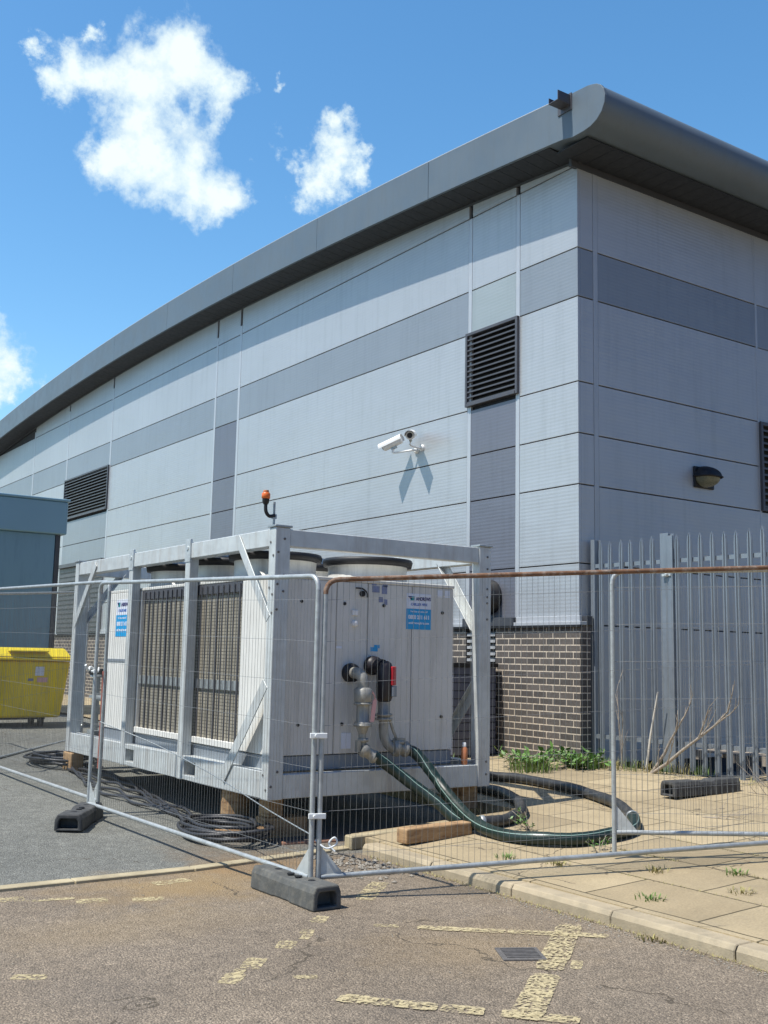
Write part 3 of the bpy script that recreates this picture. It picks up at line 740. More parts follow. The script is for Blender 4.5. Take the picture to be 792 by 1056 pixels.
# rails along Y
for x0,x1 in ((X0+.01,X0+.13),(X1-.13,X1-.01)):
    m=MB(); m.box(x0,x1,Y0+.12,Y1-.12,Z1-.165,Z1-.01); m.build('top_rail','frame_paint',fr,.006)
    # bottom rail with forklift pockets
    m=MB(); ys=[Y0+.12,9.62,9.88,11.16,11.40,Y1-.12]
    for i in range(0,5,2): m.box(x0,x1,ys[i],ys[i+1],Z0+.005,Z0+.23)
    for a,b in ((9.62,9.88),(11.16,11.40)): m.box(x0,x1,a,b,Z0+.18,Z0+.23); m.box(x0,x1,a,b,Z0+.005,Z0+.05)
    m.build('bottom_rail','frame_paint',fr,.004)
for y0,y1 in ((Y0+.01,Y0+.11),(Y1-.11,Y1-.01)):
    m=MB(); m.box(X0+.15,X1-.15,y0,y1,Z1-.165,Z1-.01); m.build('top_rail','frame_paint',fr,.006)
    m=MB(); m.box(X0+.15,X1-.15,y0,y1,Z0+.005,Z0+.21); m.build('bottom_rail','frame_paint',fr,.006)
for y in (9.4,10.6,11.8,12.8):
    m=MB(); m.box(X0+.13,X1-.13,y,y+.1,Z0+.01,Z0+.17); m.build('floor_beam','frame_paint',fr,.004)
m=MB(); m.box(X0+.2,X0+.28,Y0+.15,Y1-.15,Z1-.11,Z1-.05); 
for y in (11.7,10.05): m.box(X0+.13,X1-.13,y,y+.07,Z1-.11,Z1-.04)
m.build('roof_brace','galv',fr,.004)
# knee braces (angle sections)
def brace(a,b,side,w_=.07,th=.01):
    a=Vector(a);b=Vector(b); m=MB(); d=(b-a); s1=Vector(side); s1=(s1-d*(s1.dot(d)/d.length_squared)).normalized(); s2=d.cross(s1).normalized()
    ctr=(a+b)/2
    if (Vector((5.75,10.75,ctr.z))-ctr).dot(s2)<0: s2=-s2
    m.obox(ctr+s2*th/2,s1,s2,d,w_/2,th/2,d.length/2)
    m.obox(ctr+s1*(w_/2-th/2)+s2*(th+.03),s1,s2,d,th/2,.03,d.length/2)
    return m.build('corner_brace','frame_paint',fr,.002)
xs=X0-.004
brace((xs,Y0+.72,Z1-.05),(xs,Y0+.09,Z1-.80),(0,1,0),.09); brace((xs,Y0+.86,Z0+.10),(xs,Y0+.10,Z0+.98),(0,1,0),.11)
brace((xs,Y1-.72,Z1-.06),(xs,Y1-.05,Z1-.80),(0,1,0),.09)
brace((X1-.6,Y1-.05,Z1-.1),(X1-.06,Y1-.05,Z1-.75),(1,0,0),.07); 
brace((X1-.06,Y0+.7,Z1-.10),(X1-.06,Y0+.09,Z1-.85),(0,1,0),.09); brace((X1-.06,Y0+.8,Z0+.18),(X1-.06,Y0+.09,Z0+1.0),(0,1,0),.09)
brace((X0+.6,Y1-.05,Z1-.1),(X0+.12,Y1-.05,Z1-.75),(1,0,0),.07)
# ------------------------------------------------------------------ chiller
ch=thing('chiller_unit',(5.6,10.3,.6),'pale grey packaged chiller with brown coil panels and fan drums inside the steel frame','chiller')
CX0,CX1,CY0,CY1,CZ0,CZ1=4.66,6.64,8.33,12.45,.60,2.29
m=MB(); m.box(CX0+.06,CX1-.03,CY0+.025,CY1-.01,CZ0+.01,CZ1-.02); m.build('inner_casing','core',ch)
m=MB(); m.box(CX0,CX1,CY0-.0,CY1,CZ0,CZ0+.13); m.build('base_channel','plinth_grey',ch,.005)
# front end doors
for i,(a,b) in enumerate([(CX0,5.27),(5.278,5.62),(5.628,6.13),(6.138,CX1)]):
    m=MB(); m.box(a,b,CY0-.012-(.004 if i==0 else 0),CY0+.02,CZ0+.137,CZ1); m.build('end_panel','chiller_grey',ch,.006,2)
m=MB(); m.box(CX0-.01,CX1+.01,CY0-.02,CY1,CZ1+.002,CZ1+.035); m.build('top_tray','chiller_grey',ch,.006)
m=MB()
for x,z in ((5.36,2.09),(5.36,1.0),(5.80,2.09),(6.50,2.05),(6.50,1.05),(4.9,2.09),(4.9,1.0)):
    m.lathe((x,CY0-.012,z),(0,-1,0),[(0,.016),(.012,.014)],12)
m.build('door_latch','black',ch)
m=MB(); m.lathe((5.55,CY0-.012,2.19),(0,-1,0),[(0,.028),(.02,.028)],14); m.tube(smoothpath([(5.47,CY0-.03,2.24),(5.53,CY0-.05,2.235),(5.58,CY0-.05,2.2),(5.6,CY0-.03,2.16)],4),.008,6); m.build('cable_gland','black',ch)
m=MB(); m.box(5.44,5.50,CY0-.035,CY0-.012,1.985,2.035); m.lathe((5.47,CY0-.012,1.91),(0,-1,0),[(0,.03),(.03,.028),(.035,.012)],14); m.build('sensor_box','white',ch,.004)
m=MB(); m.box(6.44,6.50,CY0-.0145,CY0-.012,2.2,2.27); m.box(6.53,6.59,CY0-.0145,CY0-.012,2.2,2.27); m.build('small_label','sticker_white',ch)
m=MB(); m.box(5.36,5.46,CY0-.0185,CY0-.012,.78,.92); m.build('small_label','sticker_white',ch)
for (x,z,w_,h_) in ((5.665,2.21,.085,.06),(5.66,2.275,.05,.04),(5.775,2.2,.06,.08),(5.79,2.27,.05,.04),(5.74,2.12,.05,.05),(5.8,2.1,.04,.05)):
    m=MB(); m.box(x,x+w_,CY0-.0145,CY0-.012,z,z+h_); m.build('faded_mark','ink_faded',ch)
m=MB(); m.box(5.66,5.74,CY0-.0145,CY0-.012,1.66,1.70); m.box(5.70,5.76,CY0-.0155,CY0-.0145,1.69,1.72); m.build('small_label','sticker_blue',ch)
m=MB(); m.box(5.28,5.34,CY0-.0145,CY0-.012,1.68,1.70); m.build('small_label','sticker_white',ch)
# side: panels and coils
def sidepanel(y0,y1,mat='chiller_white',name='side_panel',z0=None,z1=None):
    m=MB(); m.box(CX0-.012,CX0+.02,y0,y1,z0 or CZ0+.137,z1 or CZ1); return m.build(name,mat,ch,.006,2)
sidepanel(CY0-.008,8.98); sidepanel(11.47,12.44)
m=MB(); m.box(CX0-.02,CX0-.012,11.48,12.4,1.50,1.53); m.build('panel_strip','plinth_grey',ch)
for (y0,y1) in ((9.0,10.13),(10.2,11.40)):
    c=MB(); c.box(CX0+.02,CX0+.04,y0,y1,CZ0+.18,CZ1-.04); cp=c.build('coil_panel','coil',ch)
    m=MB(); m.box(CX0-.03,CX0+.02,y0,y1,CZ0+.14,CZ0+.20); m.box(CX0-.0,CX0+.03,y0-.03,y0,CZ0+.14,CZ1);m.build('coil_frame','chiller_white',cp,.004)
    m=MB(); m.box(CX0-.005,CX0+.019,y0,y1,CZ1-.10,CZ1-.0); m.build('coil_header','louvre',cp,.004)
    m=MB(); m.box(CX0+.0,CX0+.018,y0,y1,1.27,1.36); m.build('coil_band','galv_dull',cp)
    g=MB(); k=0; yy=y0+.02
    while yy<y1:
        r_=.011 if k%4 else .017
        g.box(CX0-.02,CX0-.02+r_,yy-r_/2,yy+r_/2,CZ0+.2,CZ1-.02); yy+=.118; k+=1
    g.build('guard_bars','louvre',cp)
m=MB(); m.box(CX0-.01,CX0+.03,10.135,10.195,CZ0+.14,CZ1); m.build('coil_upright','louvre',ch,.004)
m=MB(); m.box(CX0-.01,CX0+.03,11.405,11.465,CZ0+.14,CZ1); m.build('coil_upright','chiller_white',ch,.004)
# far side face of unit
m=MB(); m.box(CX1-.02,CX1,CY0+.02,CY1,CZ0+.137,CZ1); m.build('back_panel','chiller_grey',ch,.004)
m=MB(); m.box(CX0,CX1,CY1,CY1+.02,CZ0+.137,CZ1); m.build('back_panel','chiller_grey',ch,.004)
# fans
for (x,y) in [(5.14,9.25),(6.10,9.05),(5.14,10.25),(6.10,10.2),(5.14,11.3),(6.1,11.25)]:
    zb0=CZ1+.035
    m=MB(); m.lathe((x,y,zb0),(0,0,1),[(0,.43),(.02,.425),(.03,.405),(.12,.40),(.19,.405),(.215,.425),(.22,.43),(.225,.40),(.1,.38),(.02,.38)],36); d=m.build('fan_drum','drum',ch)
    m=MB(); m.lathe((x,y,zb0+.205),(0,0,1),[(-.02,.412),(-.02,.45),(.03,.462),(.055,.45),(.06,.40),(.03,.395)],36); m.build('fan_rim','black',d)
    m=MB()
    for r_ in (.36,.28,.2,.12): m.tube([(x+r_*math.cos(a),y+r_*math.sin(a),zb0+.245) for a in [2*math.pi*i/24 for i in range(24)]],.004,4,closed=True)
    for i in range(8):
        a=math.pi*i/8; m.tube([(x-.41*math.cos(a),y-.41*math.sin(a),zb0+.245),(x+.41*math.cos(a),y+.41*math.sin(a),zb0+.245)],.005,4)
    m.build('fan_guard','black',d)
    m=MB()
    for i in range(5):
        a=2*math.pi*i/5; c_=Vector((math.cos(a),math.sin(a),0)); t_=Vector((-math.sin(a),math.cos(a),0)); m.obox(Vector((x,y,zb0+.12))+c_*.2,c_,t_+Vector((0,0,.4)),t_.cross(c_)+t_*.4,.16,.08,.004)
    m.lathe((x,y,zb0+.06),(0,0,1),[(0,.08),(.12,.08),(.14,.05)],16); m.build('fan_blades','black',d)
# pipework on end
def ring(m,c,ax,r,t): m.lathe(Vector(c)-Vector(ax).normalized()*t/2,ax,[(0,r*.8),(0,r),(t,r),(t,r*.8)],20)
m=MB(); m.lathe((5.43,CY0-.012,1.46),(0,-1,0),[(0,.085),(.03,.09),(.06,.085),(.07,.06)],22); m.build('pipe_collar','black',ch)
m=MB(); m.lathe((5.67,CY0-.012,1.53),(0,-1,0),[(0,.085),(.03,.09),(.07,.085),(.09,.06)],22); m.build('pipe_collar','insul',ch)
p1=MB()
p1.tube(smoothpath([(5.43,CY0-.05,1.46),(5.435,CY0-.14,1.46),(5.45,CY0-.20,1.42),(5.455,CY0-.21,1.33)],6),.052,16)
p1.lathe((5.455,CY0-.21,1.335),(0,0,-1),[(0,.06),(.02,.085),(.12,.08),(.15,.06),(.17,.058),(.30,.058),(.31,.078),(.34,.078),(.345,.06),(.36,.055),(.40,.04),(.41,.035)],20)
p1.tube(smoothpath([(5.455,CY0-.21,.95),(5.458,CY0-.21,.87),(5.462,CY0-.215,.82),(5.48,CY0-.23,.78),(5.52,CY0-.25,.755)],6),.036,14)
for z in (1.19,1.0): ring(p1,(5.455,CY0-.21,z),(0,0,1),.082,.02)
p1.build('pipe_elbow','pipe',ch)
m=MB(); m.lathe((5.435,CY0-.225,.80),(.8,-.2,-.5),[(0,.05),(.02,.062),(.06,.062),(.07,.05),(.12,.05),(.13,.06),(.16,.06),(.17,.05)],16); ring(m,(5.458,CY0-.22,.87),(0,0,1),.05,.03); m.obox((5.40,CY0-.23,.82),(1,0,0),(0,1,0),(0,0,1),.02,.02,.05); m.build('hose_coupling','pipe',ch)
m=MB(); m.obox((5.53,CY0-.27,1.13),(1,0,0),(0,1,0),(.15,0,1),.022,.004,.10); m.tube(smoothpath([(5.48,CY0-.26,1.33),(5.53,CY0-.27,1.28),(5.55,CY0-.27,1.22)],4),.006,6); m.build('red_tag','pink',ch,label='faded red hanging tag')
m=MB()
p2=MB(); p2.lathe((5.715,CY0-.17,1.575),(0,0,-1),[(0,.03),(.02,.06),(.06,.075),(.33,.075),(.36,.065),(.37,.05)],20); p2.tube([(5.67,CY0-.05,1.53),(5.70,CY0-.16,1.52)],.07,14); p2.build('insulated_valve','insul',ch)
m=MB(); m.obox((5.765,CY0-.235,1.44),(1,.2,0),(-.2,1,0),(0,0,1),.028,.018,.085); m.build('valve_label','red',ch,.006)
m=MB(); m.obox((5.775,CY0-.235,1.30),(1,.2,0),(-.2,1,0),(0,0,1),.028,.018,.05); m.build('valve_handle','plinth_grey',ch,.006)
p2=MB(); p2.lathe((5.715,CY0-.17,1.205),(0,0,-1),[(0,.058),(.10,.055),(.11,.08),(.13,.08),(.131,.06),(.145,.06),(.146,.08),(.166,.08),(.17,.055)],20)
p2.tube(smoothpath([(5.715,CY0-.17,1.04),(5.715,CY0-.17,.95),(5.73,CY0-.175,.87),(5.78,CY0-.19,.80),(5.86,CY0-.20,.77)],6),.045,14)
p2.tube([(5.76,CY0-.2,1.05),(5.80,CY0-.2,.95),(5.86,CY0-.2,.83)],.014,8); p2.build('pipe_elbow','pipe',ch)
m=MB(); m.lathe((5.80,CY0-.195,.79),(.95,-.1,-.1),[(0,.06),(.02,.075),(.06,.075),(.07,.055),(.11,.055),(.12,.072),(.15,.072),(.16,.05)],18); ring(m,(5.86,CY0-.2,.84),(0,0,1),.06,.03); m.obox((5.87,CY0-.2,.86),(1,0,0),(0,1,0),(0,0,1),.05,.03,.015); m.build('hose_coupling','pipe',ch)
# end equipment (pump cabinet, pipes) at the far left of the skid
t=thing('pump_set',(5.1,12.9,.6),'grey pump and pipework standing at the far end of the skid','pump')
m=MB(); m.box(5.05,6.6,12.55,13.1,.6,1.9); m.build('pump_cabinet','plinth_grey',t,.01)
m=MB(); m.tube([(4.75,12.95,.62),(4.75,12.95,1.35)],.045,12); m.tube([(4.75,12.95,1.05),(4.75,12.62,1.05)],.035,10); m.lathe((4.75,12.95,1.05),(0,0,1),[(0,.08),(.03,.08)],16); m.lathe((4.75,12.95,1.30),(0,0,1),[(0,.08),(.03,.08),(.03,.04),(.1,.03)],16); m.box(4.70,4.9,12.8,13.05,.6,.66); m.build('pump_pipe','galv_dull',t)
m=MB(); m.box(4.66,4.9,12.88,13.0,1.33,1.40); m.build('pump_handle','black',t,.01)
# stickers -----------------------------------------------------------------
def sticker(parent_label,kind,org,ux,rot,group,scale=1.):
    """org = centre; ux = text direction unit; built on plane facing -normal"""
    t=thing('hire_sticker',org,parent_label,'sticker',group)
    o=Vector(org); ux=Vector(ux); nz=ux.cross(Vector((0,0,1))); uz=Vector((0,0,1))
    W,H=.30*scale,.345*scale
    m=MB(); m.obox(o+uz*(H*.29)+nz*.0015,ux,uz,nz,W/2,H*.21,.0015); m.build('sticker_top','sticker_white',t,.006)
    m=MB(); m.obox(o-uz*(H*.21)+nz*.0015,ux,uz,nz,W/2,H*.285,.0015); m.build('sticker_bottom','sticker_blue',t,.002)
    def tx(s,x,z,size,mat,sx=1.,bold=.0015): text(s,'lettering',size*scale,mat,t,o+ux*(x*scale)+uz*(z*scale)+nz*.0036,rot,sx=sx,bold=bold*scale)
    tx('ANDREWS',.05,.122,.046,'ink_navy',.80,.002)
    tx('CHILLER HIRE',0,.068,.034,'ink_blue',.95,.001)
    tx('For hire or sales call',0,-.0,.026,'sticker_white',.95,.0005)
    tx('0800 211 611',0,-.055,.05,'sticker_white',.92,.0025)
    tx('andrews-sykes.com',0,-.11,.031,'sticker_white',1.,.0012)
    m=MB(); a=o+ux*(-.135*scale)+uz*(.145*scale)+nz*.0045
    m.prism([a,a+ux*.045*scale,a+ux*.045*scale-uz*.035*scale,a+ux*.02*scale-uz*.02*scale],nz*.001,(0,0,0)); m.build('logo_mark','ink_navy',t)
    m=MB(); a=o+ux*(-.09*scale)+uz*(.145*scale)+nz*.0045
    m.prism([a+ux*.003,a+ux*.035*scale,a+ux*.03*scale-uz*.04*scale,a-ux*.02*scale-uz*.04*scale],nz*.001,(0,0,0)); m.build('logo_mark','ink_teal',t)
    return t
sticker('blue and white hire company sticker on the grey chiller end panel','x',(6.215,CY0-.012,2.05),(1,0,0),(R_(90),0,0),'hire stickers on the chiller')
sticker('blue and white hire company sticker on the white side panel at far left','y',(CX0-.012,11.95,2.0),(0,-1,0),(R_(90),0,R_(-90)),'hire stickers on the chiller',1.25)

# beacon
t=thing('warning_beacon',(4.565,8.22,2.74),'small orange beacon on a black curved arm above the frame corner','beacon')
m=MB(); m.tube([(4.565,8.27,2.64),(4.565,8.27,2.95)],.011,8); m.box(4.545,4.585,8.255,8.285,2.80,2.84); m.build('mounting_rod','galv_dull',t)
m=MB(); m.tube(smoothpath([(4.565,8.255,2.83),(4.515,8.265,2.82),(4.48,8.265,2.86),(4.475,8.265,2.93)],6),.016,10); m.lathe((4.475,8.265,2.92),(0,0,1),[(0,.02),(.02,.03),(.05,.032)],14); m.build('curved_arm','black',t)
m=MB(); m.lathe((4.475,8.265,2.97),(0,0,1),[(0,.03),(.005,.038),(.045,.038),(.055,.03)],16); m.build('beacon_light','orange',t)
m=MB(); m.lathe((4.475,8.265,3.031),(0,0,1),[(0,.026),(.015,.024)],16); m.build('beacon_cap','orange_dull',t)
# bottle on rail
t=thing('spray_bottle',(6.72,8.24,.60),'small orange bottle with white cap standing on the bottom rail','bottle')
m=MB(); m.lathe((6.72,8.225,.597),(0,0,1),[(0,.028),(.01,.032),(.15,.032),(.17,.018)],16); m.build('bottle_body','orange_dull',t)
m=MB(); m.lathe((6.72,8.225,.768),(0,0,1),[(0,.02),(.035,.018),(.04,.01)],14); m.build('bottle_cap','white',t)

# timber blocks
def block(c,dx,dy,dz,rz,label,mat='wood',name='timber_block',z=0.):
    m=MB(); A=Vector((math.cos(rz),math.sin(rz),0)); B=Vector((-A.y,A.x,0)); m.obox((c[0],c[1],z+dz/2),A,B,(0,0,1),dx/2,dy/2,dz/2)
    o=m.build(name,mat,None,.012,2); rebase(o,(c[0],c[1],z)); return tag(o,label,'timber block','timber blocks under the frame')
m=MB(); m.lathe((4.72,9.1,.03),(0,0,1),[(0,.13),(.02,.135),(.31,.13),(.353,.12)],10,False); o=m.build('log_block','wood',None,.01); rebase(o,(4.78,9.1,0)); tag(o,'upright round log propping the frame, left of the square blocks','log','timber blocks under the frame')
block((4.90,8.55),.42,.20,.19,-.1,'square timber block nearest the frame corner, lower of two')
block((4.80,8.57),.16,.16,.19,.1,'small timber piece on top of the square block at the frame corner',z=.192)
block((4.40,8.60),.22,.12,.09,-.4,'short timber offcut lying inside the black cable coil',z=.02)
block((4.60,13.2),.16,.3,.215,0.,'yellowish timber block under the far left frame corner',z=.165)
block((6.9,8.5),.2,.3,.23,0.,'dark timber block under the right frame corner',z=.15)
o=block((5.66,7.30),.74,.13,.12,.08,'long timber baulk lying on the paving edge under the green hoses','wood',z=pz(5.6)+.006); 
block((4.95,8.15),.5,.07,.035,-.15,'thin dark batten on the ground behind the fence foot','timber_red')

# ------------------------------------------------------------------ hoses
def hose(pts,label,r=.052,twist=0.,split=.6):
    P=smoothpath(pts,10); P=[p+Vector((.007*math.sin(i*.21+r*50),.007*math.cos(i*.17),.004*math.sin(i*.4))) if 25<i<len(P)-5 else p for i,p in enumerate(P)]; rad=[r*(1+.03*math.sin(i*.7)+.02*math.sin(i*1.9)) for i in range(len(P))]
    
    t=thing('water_hose',P[0],label,'hose','green water hoses')
    k_=int(len(P)*split)
    m=MB(); m.tube(P[:k_+1],rad[:k_+1],16); m.build('hose_wall','hose_green',t)
    m=MB(); m.tube(P[k_:],rad[k_:],16); m.build('hose_wall','hose_black',t,label='blackened dusty far length of the hose')
    m=MB(); m.lathe(P[k_],P[k_+1]-P[k_-1],[(-.02,r+.001),(-.015,r+.006),(.015,r+.006),(.02,r+.001)],20); m.build('hose_band','galv_dull',t)
    # pale stripe riding on the hose
    m=MB(); n=k_; vs=[];fs=[]
    for i in range(n):
        T=(P[min(i+1,n-1)]-P[max(i-1,0)]).normalized(); u=Vector((0,0,1)); u=(u-T*u.dot(T)); 
        if u.length<.05: u=Vector((-1,0,0))
        u.normalize(); s_=T.cross(u)
        for da in (-.07,0,.07):
            a=twist+da+.25*math.sin(i*.05); d=(u*math.cos(a)+s_*math.sin(a)); vs.append(P[i]+d*(rad[i]+.0012))
    for i in range(n-1):
        for k in range(2): fs.append((i*3+k,i*3+k+1,(i+1)*3+k+1,(i+1)*3+k))
    m.add(vs,fs,True); m.build('hose_stripe','hose_stripe',t)
    return t
g=lambda x,y,dz=.052:(x,y,pz(x)+.01+dz)
hose([(5.94,8.12,.775),(6.02,8.08,.74),(6.09,7.98,.62),(6.13,7.80,.45),(6.11,7.5,.30),g(6.05,7.1),g(6.05,6.72),g(6.25,6.40),g(6.6,6.30),g(6.98,6.36),g(7.36,6.65),g(7.75,7.15),g(8.05,7.7),g(8.28,8.4),g(8.36,9.0),g(8.3,9.5),g(8.15,10.1),g(8.0,11.0)],'longer green hose looping wide to the right across the paving',twist=.9)
hose([(5.545,8.07,.735),(5.63,8.04,.68),(5.82,7.92,.52),(5.98,7.7,.35),g(6.1,7.5,.06),g(6.25,7.4),g(6.5,7.38),g(6.85,7.55),g(7.15,7.9),g(7.4,8.3),g(7.55,8.7),g(7.6,9.3),g(7.6,10.2)],'shorter green hose in the tighter inner loop beside the frame',twist=.6,split=.42)

# ------------------------------------------------------------------ cables
def coil(name,cx,cy,rx,ry,turns,label,seed,z0=0.,r=.016,tail=None):
    rr=random.Random(seed); pts=[]; n=36
    ph0=rr.uniform(0,6)
    for k in range(turns*n):
        a=2*math.pi*k/n; t_=k/n
        q=1+.13*math.sin(t_*2.3+ph0)+.07*math.sin(a*2+t_*1.7); ox=.05*math.sin(t_*1.3); oy=.05*math.cos(t_*1.9)
        pts.append((cx+ox+rx*q*math.cos(a),cy+oy+ry*q*math.sin(a),z0+r+.008+ .016*t_+.018*(1+math.sin(a*3+t_*2.1))*.5))
    if tail: pts+=tail
    m=MB(); m.tube(pts,r,7); o=m.build(name,'cable'); rebase(o,(cx,cy,z0)); return tag(o,label,'cable','black cables on the ground')
coil('cable_coil',4.36,8.62,.30,.46,7,'big loose coil of black cable beside the timber blocks',3,z0=.022)
coil('cable_coil',4.62,13.75,.34,.55,6,'loose coil of black cable on the ground at the far left frame corner',5,z0=.18)
labs=['black cable lying nearest the fence among the cables along the frame','black cable lying second from the fence along the frame','black cable lying in the middle of the run along the frame','black cable lying fourth from the fence along the frame','black cable lying closest under the frame along the bottom rail']
for k in range(5):
    rr=random.Random(20+k); pts=[]; n=22
    for i in range(n+1):
        t_=i/n; y=13.9-(13.9-8.95)*t_; x=4.62-.22*t_**1.3+.06*(k-2)*(.5+1.3*math.sin(math.pi*min(1,t_*1.1)))+.06*math.sin(t_*9+k*1.3)+.02*rr.uniform(-1,1)
        pts.append((x,y,gy(y)+.02+.014*((k*2+i)%3)))
    m=MB(); m.tube(smoothpath(pts,4),.016,7); o=m.build('power_cable','cable'); rebase(o,(4.9,11,0)); tag(o,labs[k],'cable','black cables on the ground')

# ------------------------------------------------------------------ fences
def heras(P0,P1,zb0,zb1,zt0,zt1,label,mats=('galv_tube','galv_tube','galv_tube'),legs=(True,True),r=.018,ext=(.12,.12),gus=(1,1),vs_=.042,tiltd=(0,0,0)):
    a=Vector((P0[0],P0[1],zb0)); b=Vector((P1[0],P1[1],zb1)); A=Vector((P0[0],P0[1],zt0))+Vector(tiltd); B=Vector((P1[0],P1[1],zt1))+Vector(tiltd)
    t=thing('mesh_barrier',(a+b)/2-Vector((0,0,(a.z+b.z)/2)),label,'fence panel','temporary mesh fence panels')
    top_m,bot_m,leg_m=mats
    d=(b-a).normalized(); c=.10
    up0=(A-a).normalized(); up1=(B-b).normalized(); dt=(B-A).normalized()
    def arc(p,u,v,n=5): # rounded corner from p-u*c to p+v*c
        return [p-u*c*(1-s)**2*1.0+v*c*s**2 for s in [i/n for i in range(n+1)]]
    m=MB(); m.tube(arc(A,up0,dt)+arc(B,dt,-up1),r,10); m.build('top_tube',top_m,t)
    for k,(p,q,u) in enumerate(((a,A,up0),(b,B,up1))):
        mt=leg_m if isinstance(leg_m,str) else leg_m[k]
        m=MB(); m.tube([p-u*ext[k],q-u*c],r,10); m.build('leg_tube',mt,t)
    m=MB(); m.tube([a+d*r,b-d*r],r,10); m.build('bottom_tube',bot_m,t)
    nrm=d.cross(Vector((0,0,1))).normalized()
    for k,(p,u,s) in enumerate(((a,up0,d),(b,up1,-d))):
        if gus[k]:
            m=MB(); m.prism([p+s*.015+u*.02,p+s*.17+u*.015,p+s*.015+u*.2],nrm*.004,-nrm*.002); m.build('corner_gusset','galv',t)
    # wire mesh
    Lw=(b-a).length; n=int(Lw/vs_); m=MB(); rw=.0013
    for i in range(1,n):
        s=i/n; p=a.lerp(b,s); q=A.lerp(B,s); off=nrm*(.004*math.sin(i*1.7)); m.tube([p,p.lerp(q,.5)+off,q],rw,3,False,False)
    k=0; hh=.14
    H=(A-a).length
    while hh<H:
        s=hh/H; p=a.lerp(A,s); q=b.lerp(B,s); pts=[p.lerp(q,j/12)+Vector((0,0,.002*math.sin(j*2.1+k))) for j in range(13)]; m.tube(pts,rw*1.15,3,False,False); hh+=.285; k+=1
    m.build('wire_mesh','wire',t)
    return t
heras((3.868,6.34),(3.66,10.02),.14,.20,2.155,2.262,'bright galvanised mesh fence panel along the left side of the frame',legs=(1,1),ext=(.13,.2))
heras((3.80,10.14),(3.56,16.4),.2,.3,2.29,2.40,'mesh fence panel running off to the left edge from the far joint',mats=('galv_tube','galv_tube','galv_dull'),ext=(.2,.2))
heras((3.918,6.325),(7.45,4.86),.14,.335,2.13,2.37,'mesh fence panel with rusty top tube crossing in front of the hoses',mats=('rust','galv_dull','galv_tube'),ext=(.13,.22))
heras((6.24,5.84),(9.3,3.2),.33,.42,2.305,2.40,'mesh fence panel behind the rusty-topped one, starting at the lone curved post',mats=('galv_tube','galv_tube','galv_tube'),ext=(.15,.2),gus=(1,0))
heras((3.1,13.28),(6.0,16.9),.20,.27,2.24,2.56,'distant mesh fence panel behind the frame in front of the yellow bin',mats=('galv_dull','galv_dull','galv_tube'),vs_=.05,ext=(.15,.15))
m=MB(); m.tube([(3.803,10.16,.50),(3.80,10.15,1.42)],.0245,10); o=m.build('pole_sleeve','red_pole'); rebase(o,(3.8,10.15,.5)); tag(o,'faded red sleeve on the second far left fence post','sleeve')
# couplers and ties
def coupler(c,label,ax=(1,0,0)):
    t=thing('fence_clip',c,label,'fence clip','clips joining the fence panels')
    m=MB(); m.obox(c,ax,(0,0,1),Vector(ax).cross(Vector((0,0,1))),.06,.018,.008); m.lathe(Vector(c)+Vector(ax)*-.02,Vector(ax).cross(Vector((0,0,1))),[(-.03,.012),(.03,.012)],8); m.build('clip_plate','tie',t,.003)
    return t
coupler((3.885,6.31,1.07),'upper clip joining the two panels above the front fence foot',(.9,-.3,0))
coupler((3.89,6.31,.54),'lower clip joining the two panels above the front fence foot',(.9,-.3,0))
coupler((3.66,10.06,1.42),'pale clip holding the far left fence posts together',(.3,1,0))
m=MB(); m.tube(smoothpath([(3.90,6.34,.38),(3.95,6.28,.33),(4.02,6.26,.36),(4.0,6.26,.40),(3.97,6.28,.36),(4.0,6.25,.31)],5),.007,6); o=m.build('cable_tie','tie'); rebase(o,(3.95,6.3,.35)); tag(o,'white plastic tie knotted round the fence post above the front foot','cable tie')
m=MB(); m.tube(smoothpath([(3.56,10.02,1.48),(3.6,10.05,1.43),(3.64,10.1,1.46),(3.7,10.1,1.41),(3.74,10.15,1.45)],5),.012,6); o=m.build('cable_tie','tie'); rebase(o,(3.64,10.1,1.44)); tag(o,'white tie wrapped round the far left fence posts','cable tie')
m=MB(); m.tube(smoothpath([(3.72,10.0,.95),(4.0,9.3,.78),(4.1,8.3,.60),(4.0,7.2,.47),(3.90,6.36,.40)],6),.005,6); o=m.build('slack_wire','galv_dull'); rebase(o,(3.9,8,0)); tag(o,'thin slack wire strung between the left fence posts','wire')

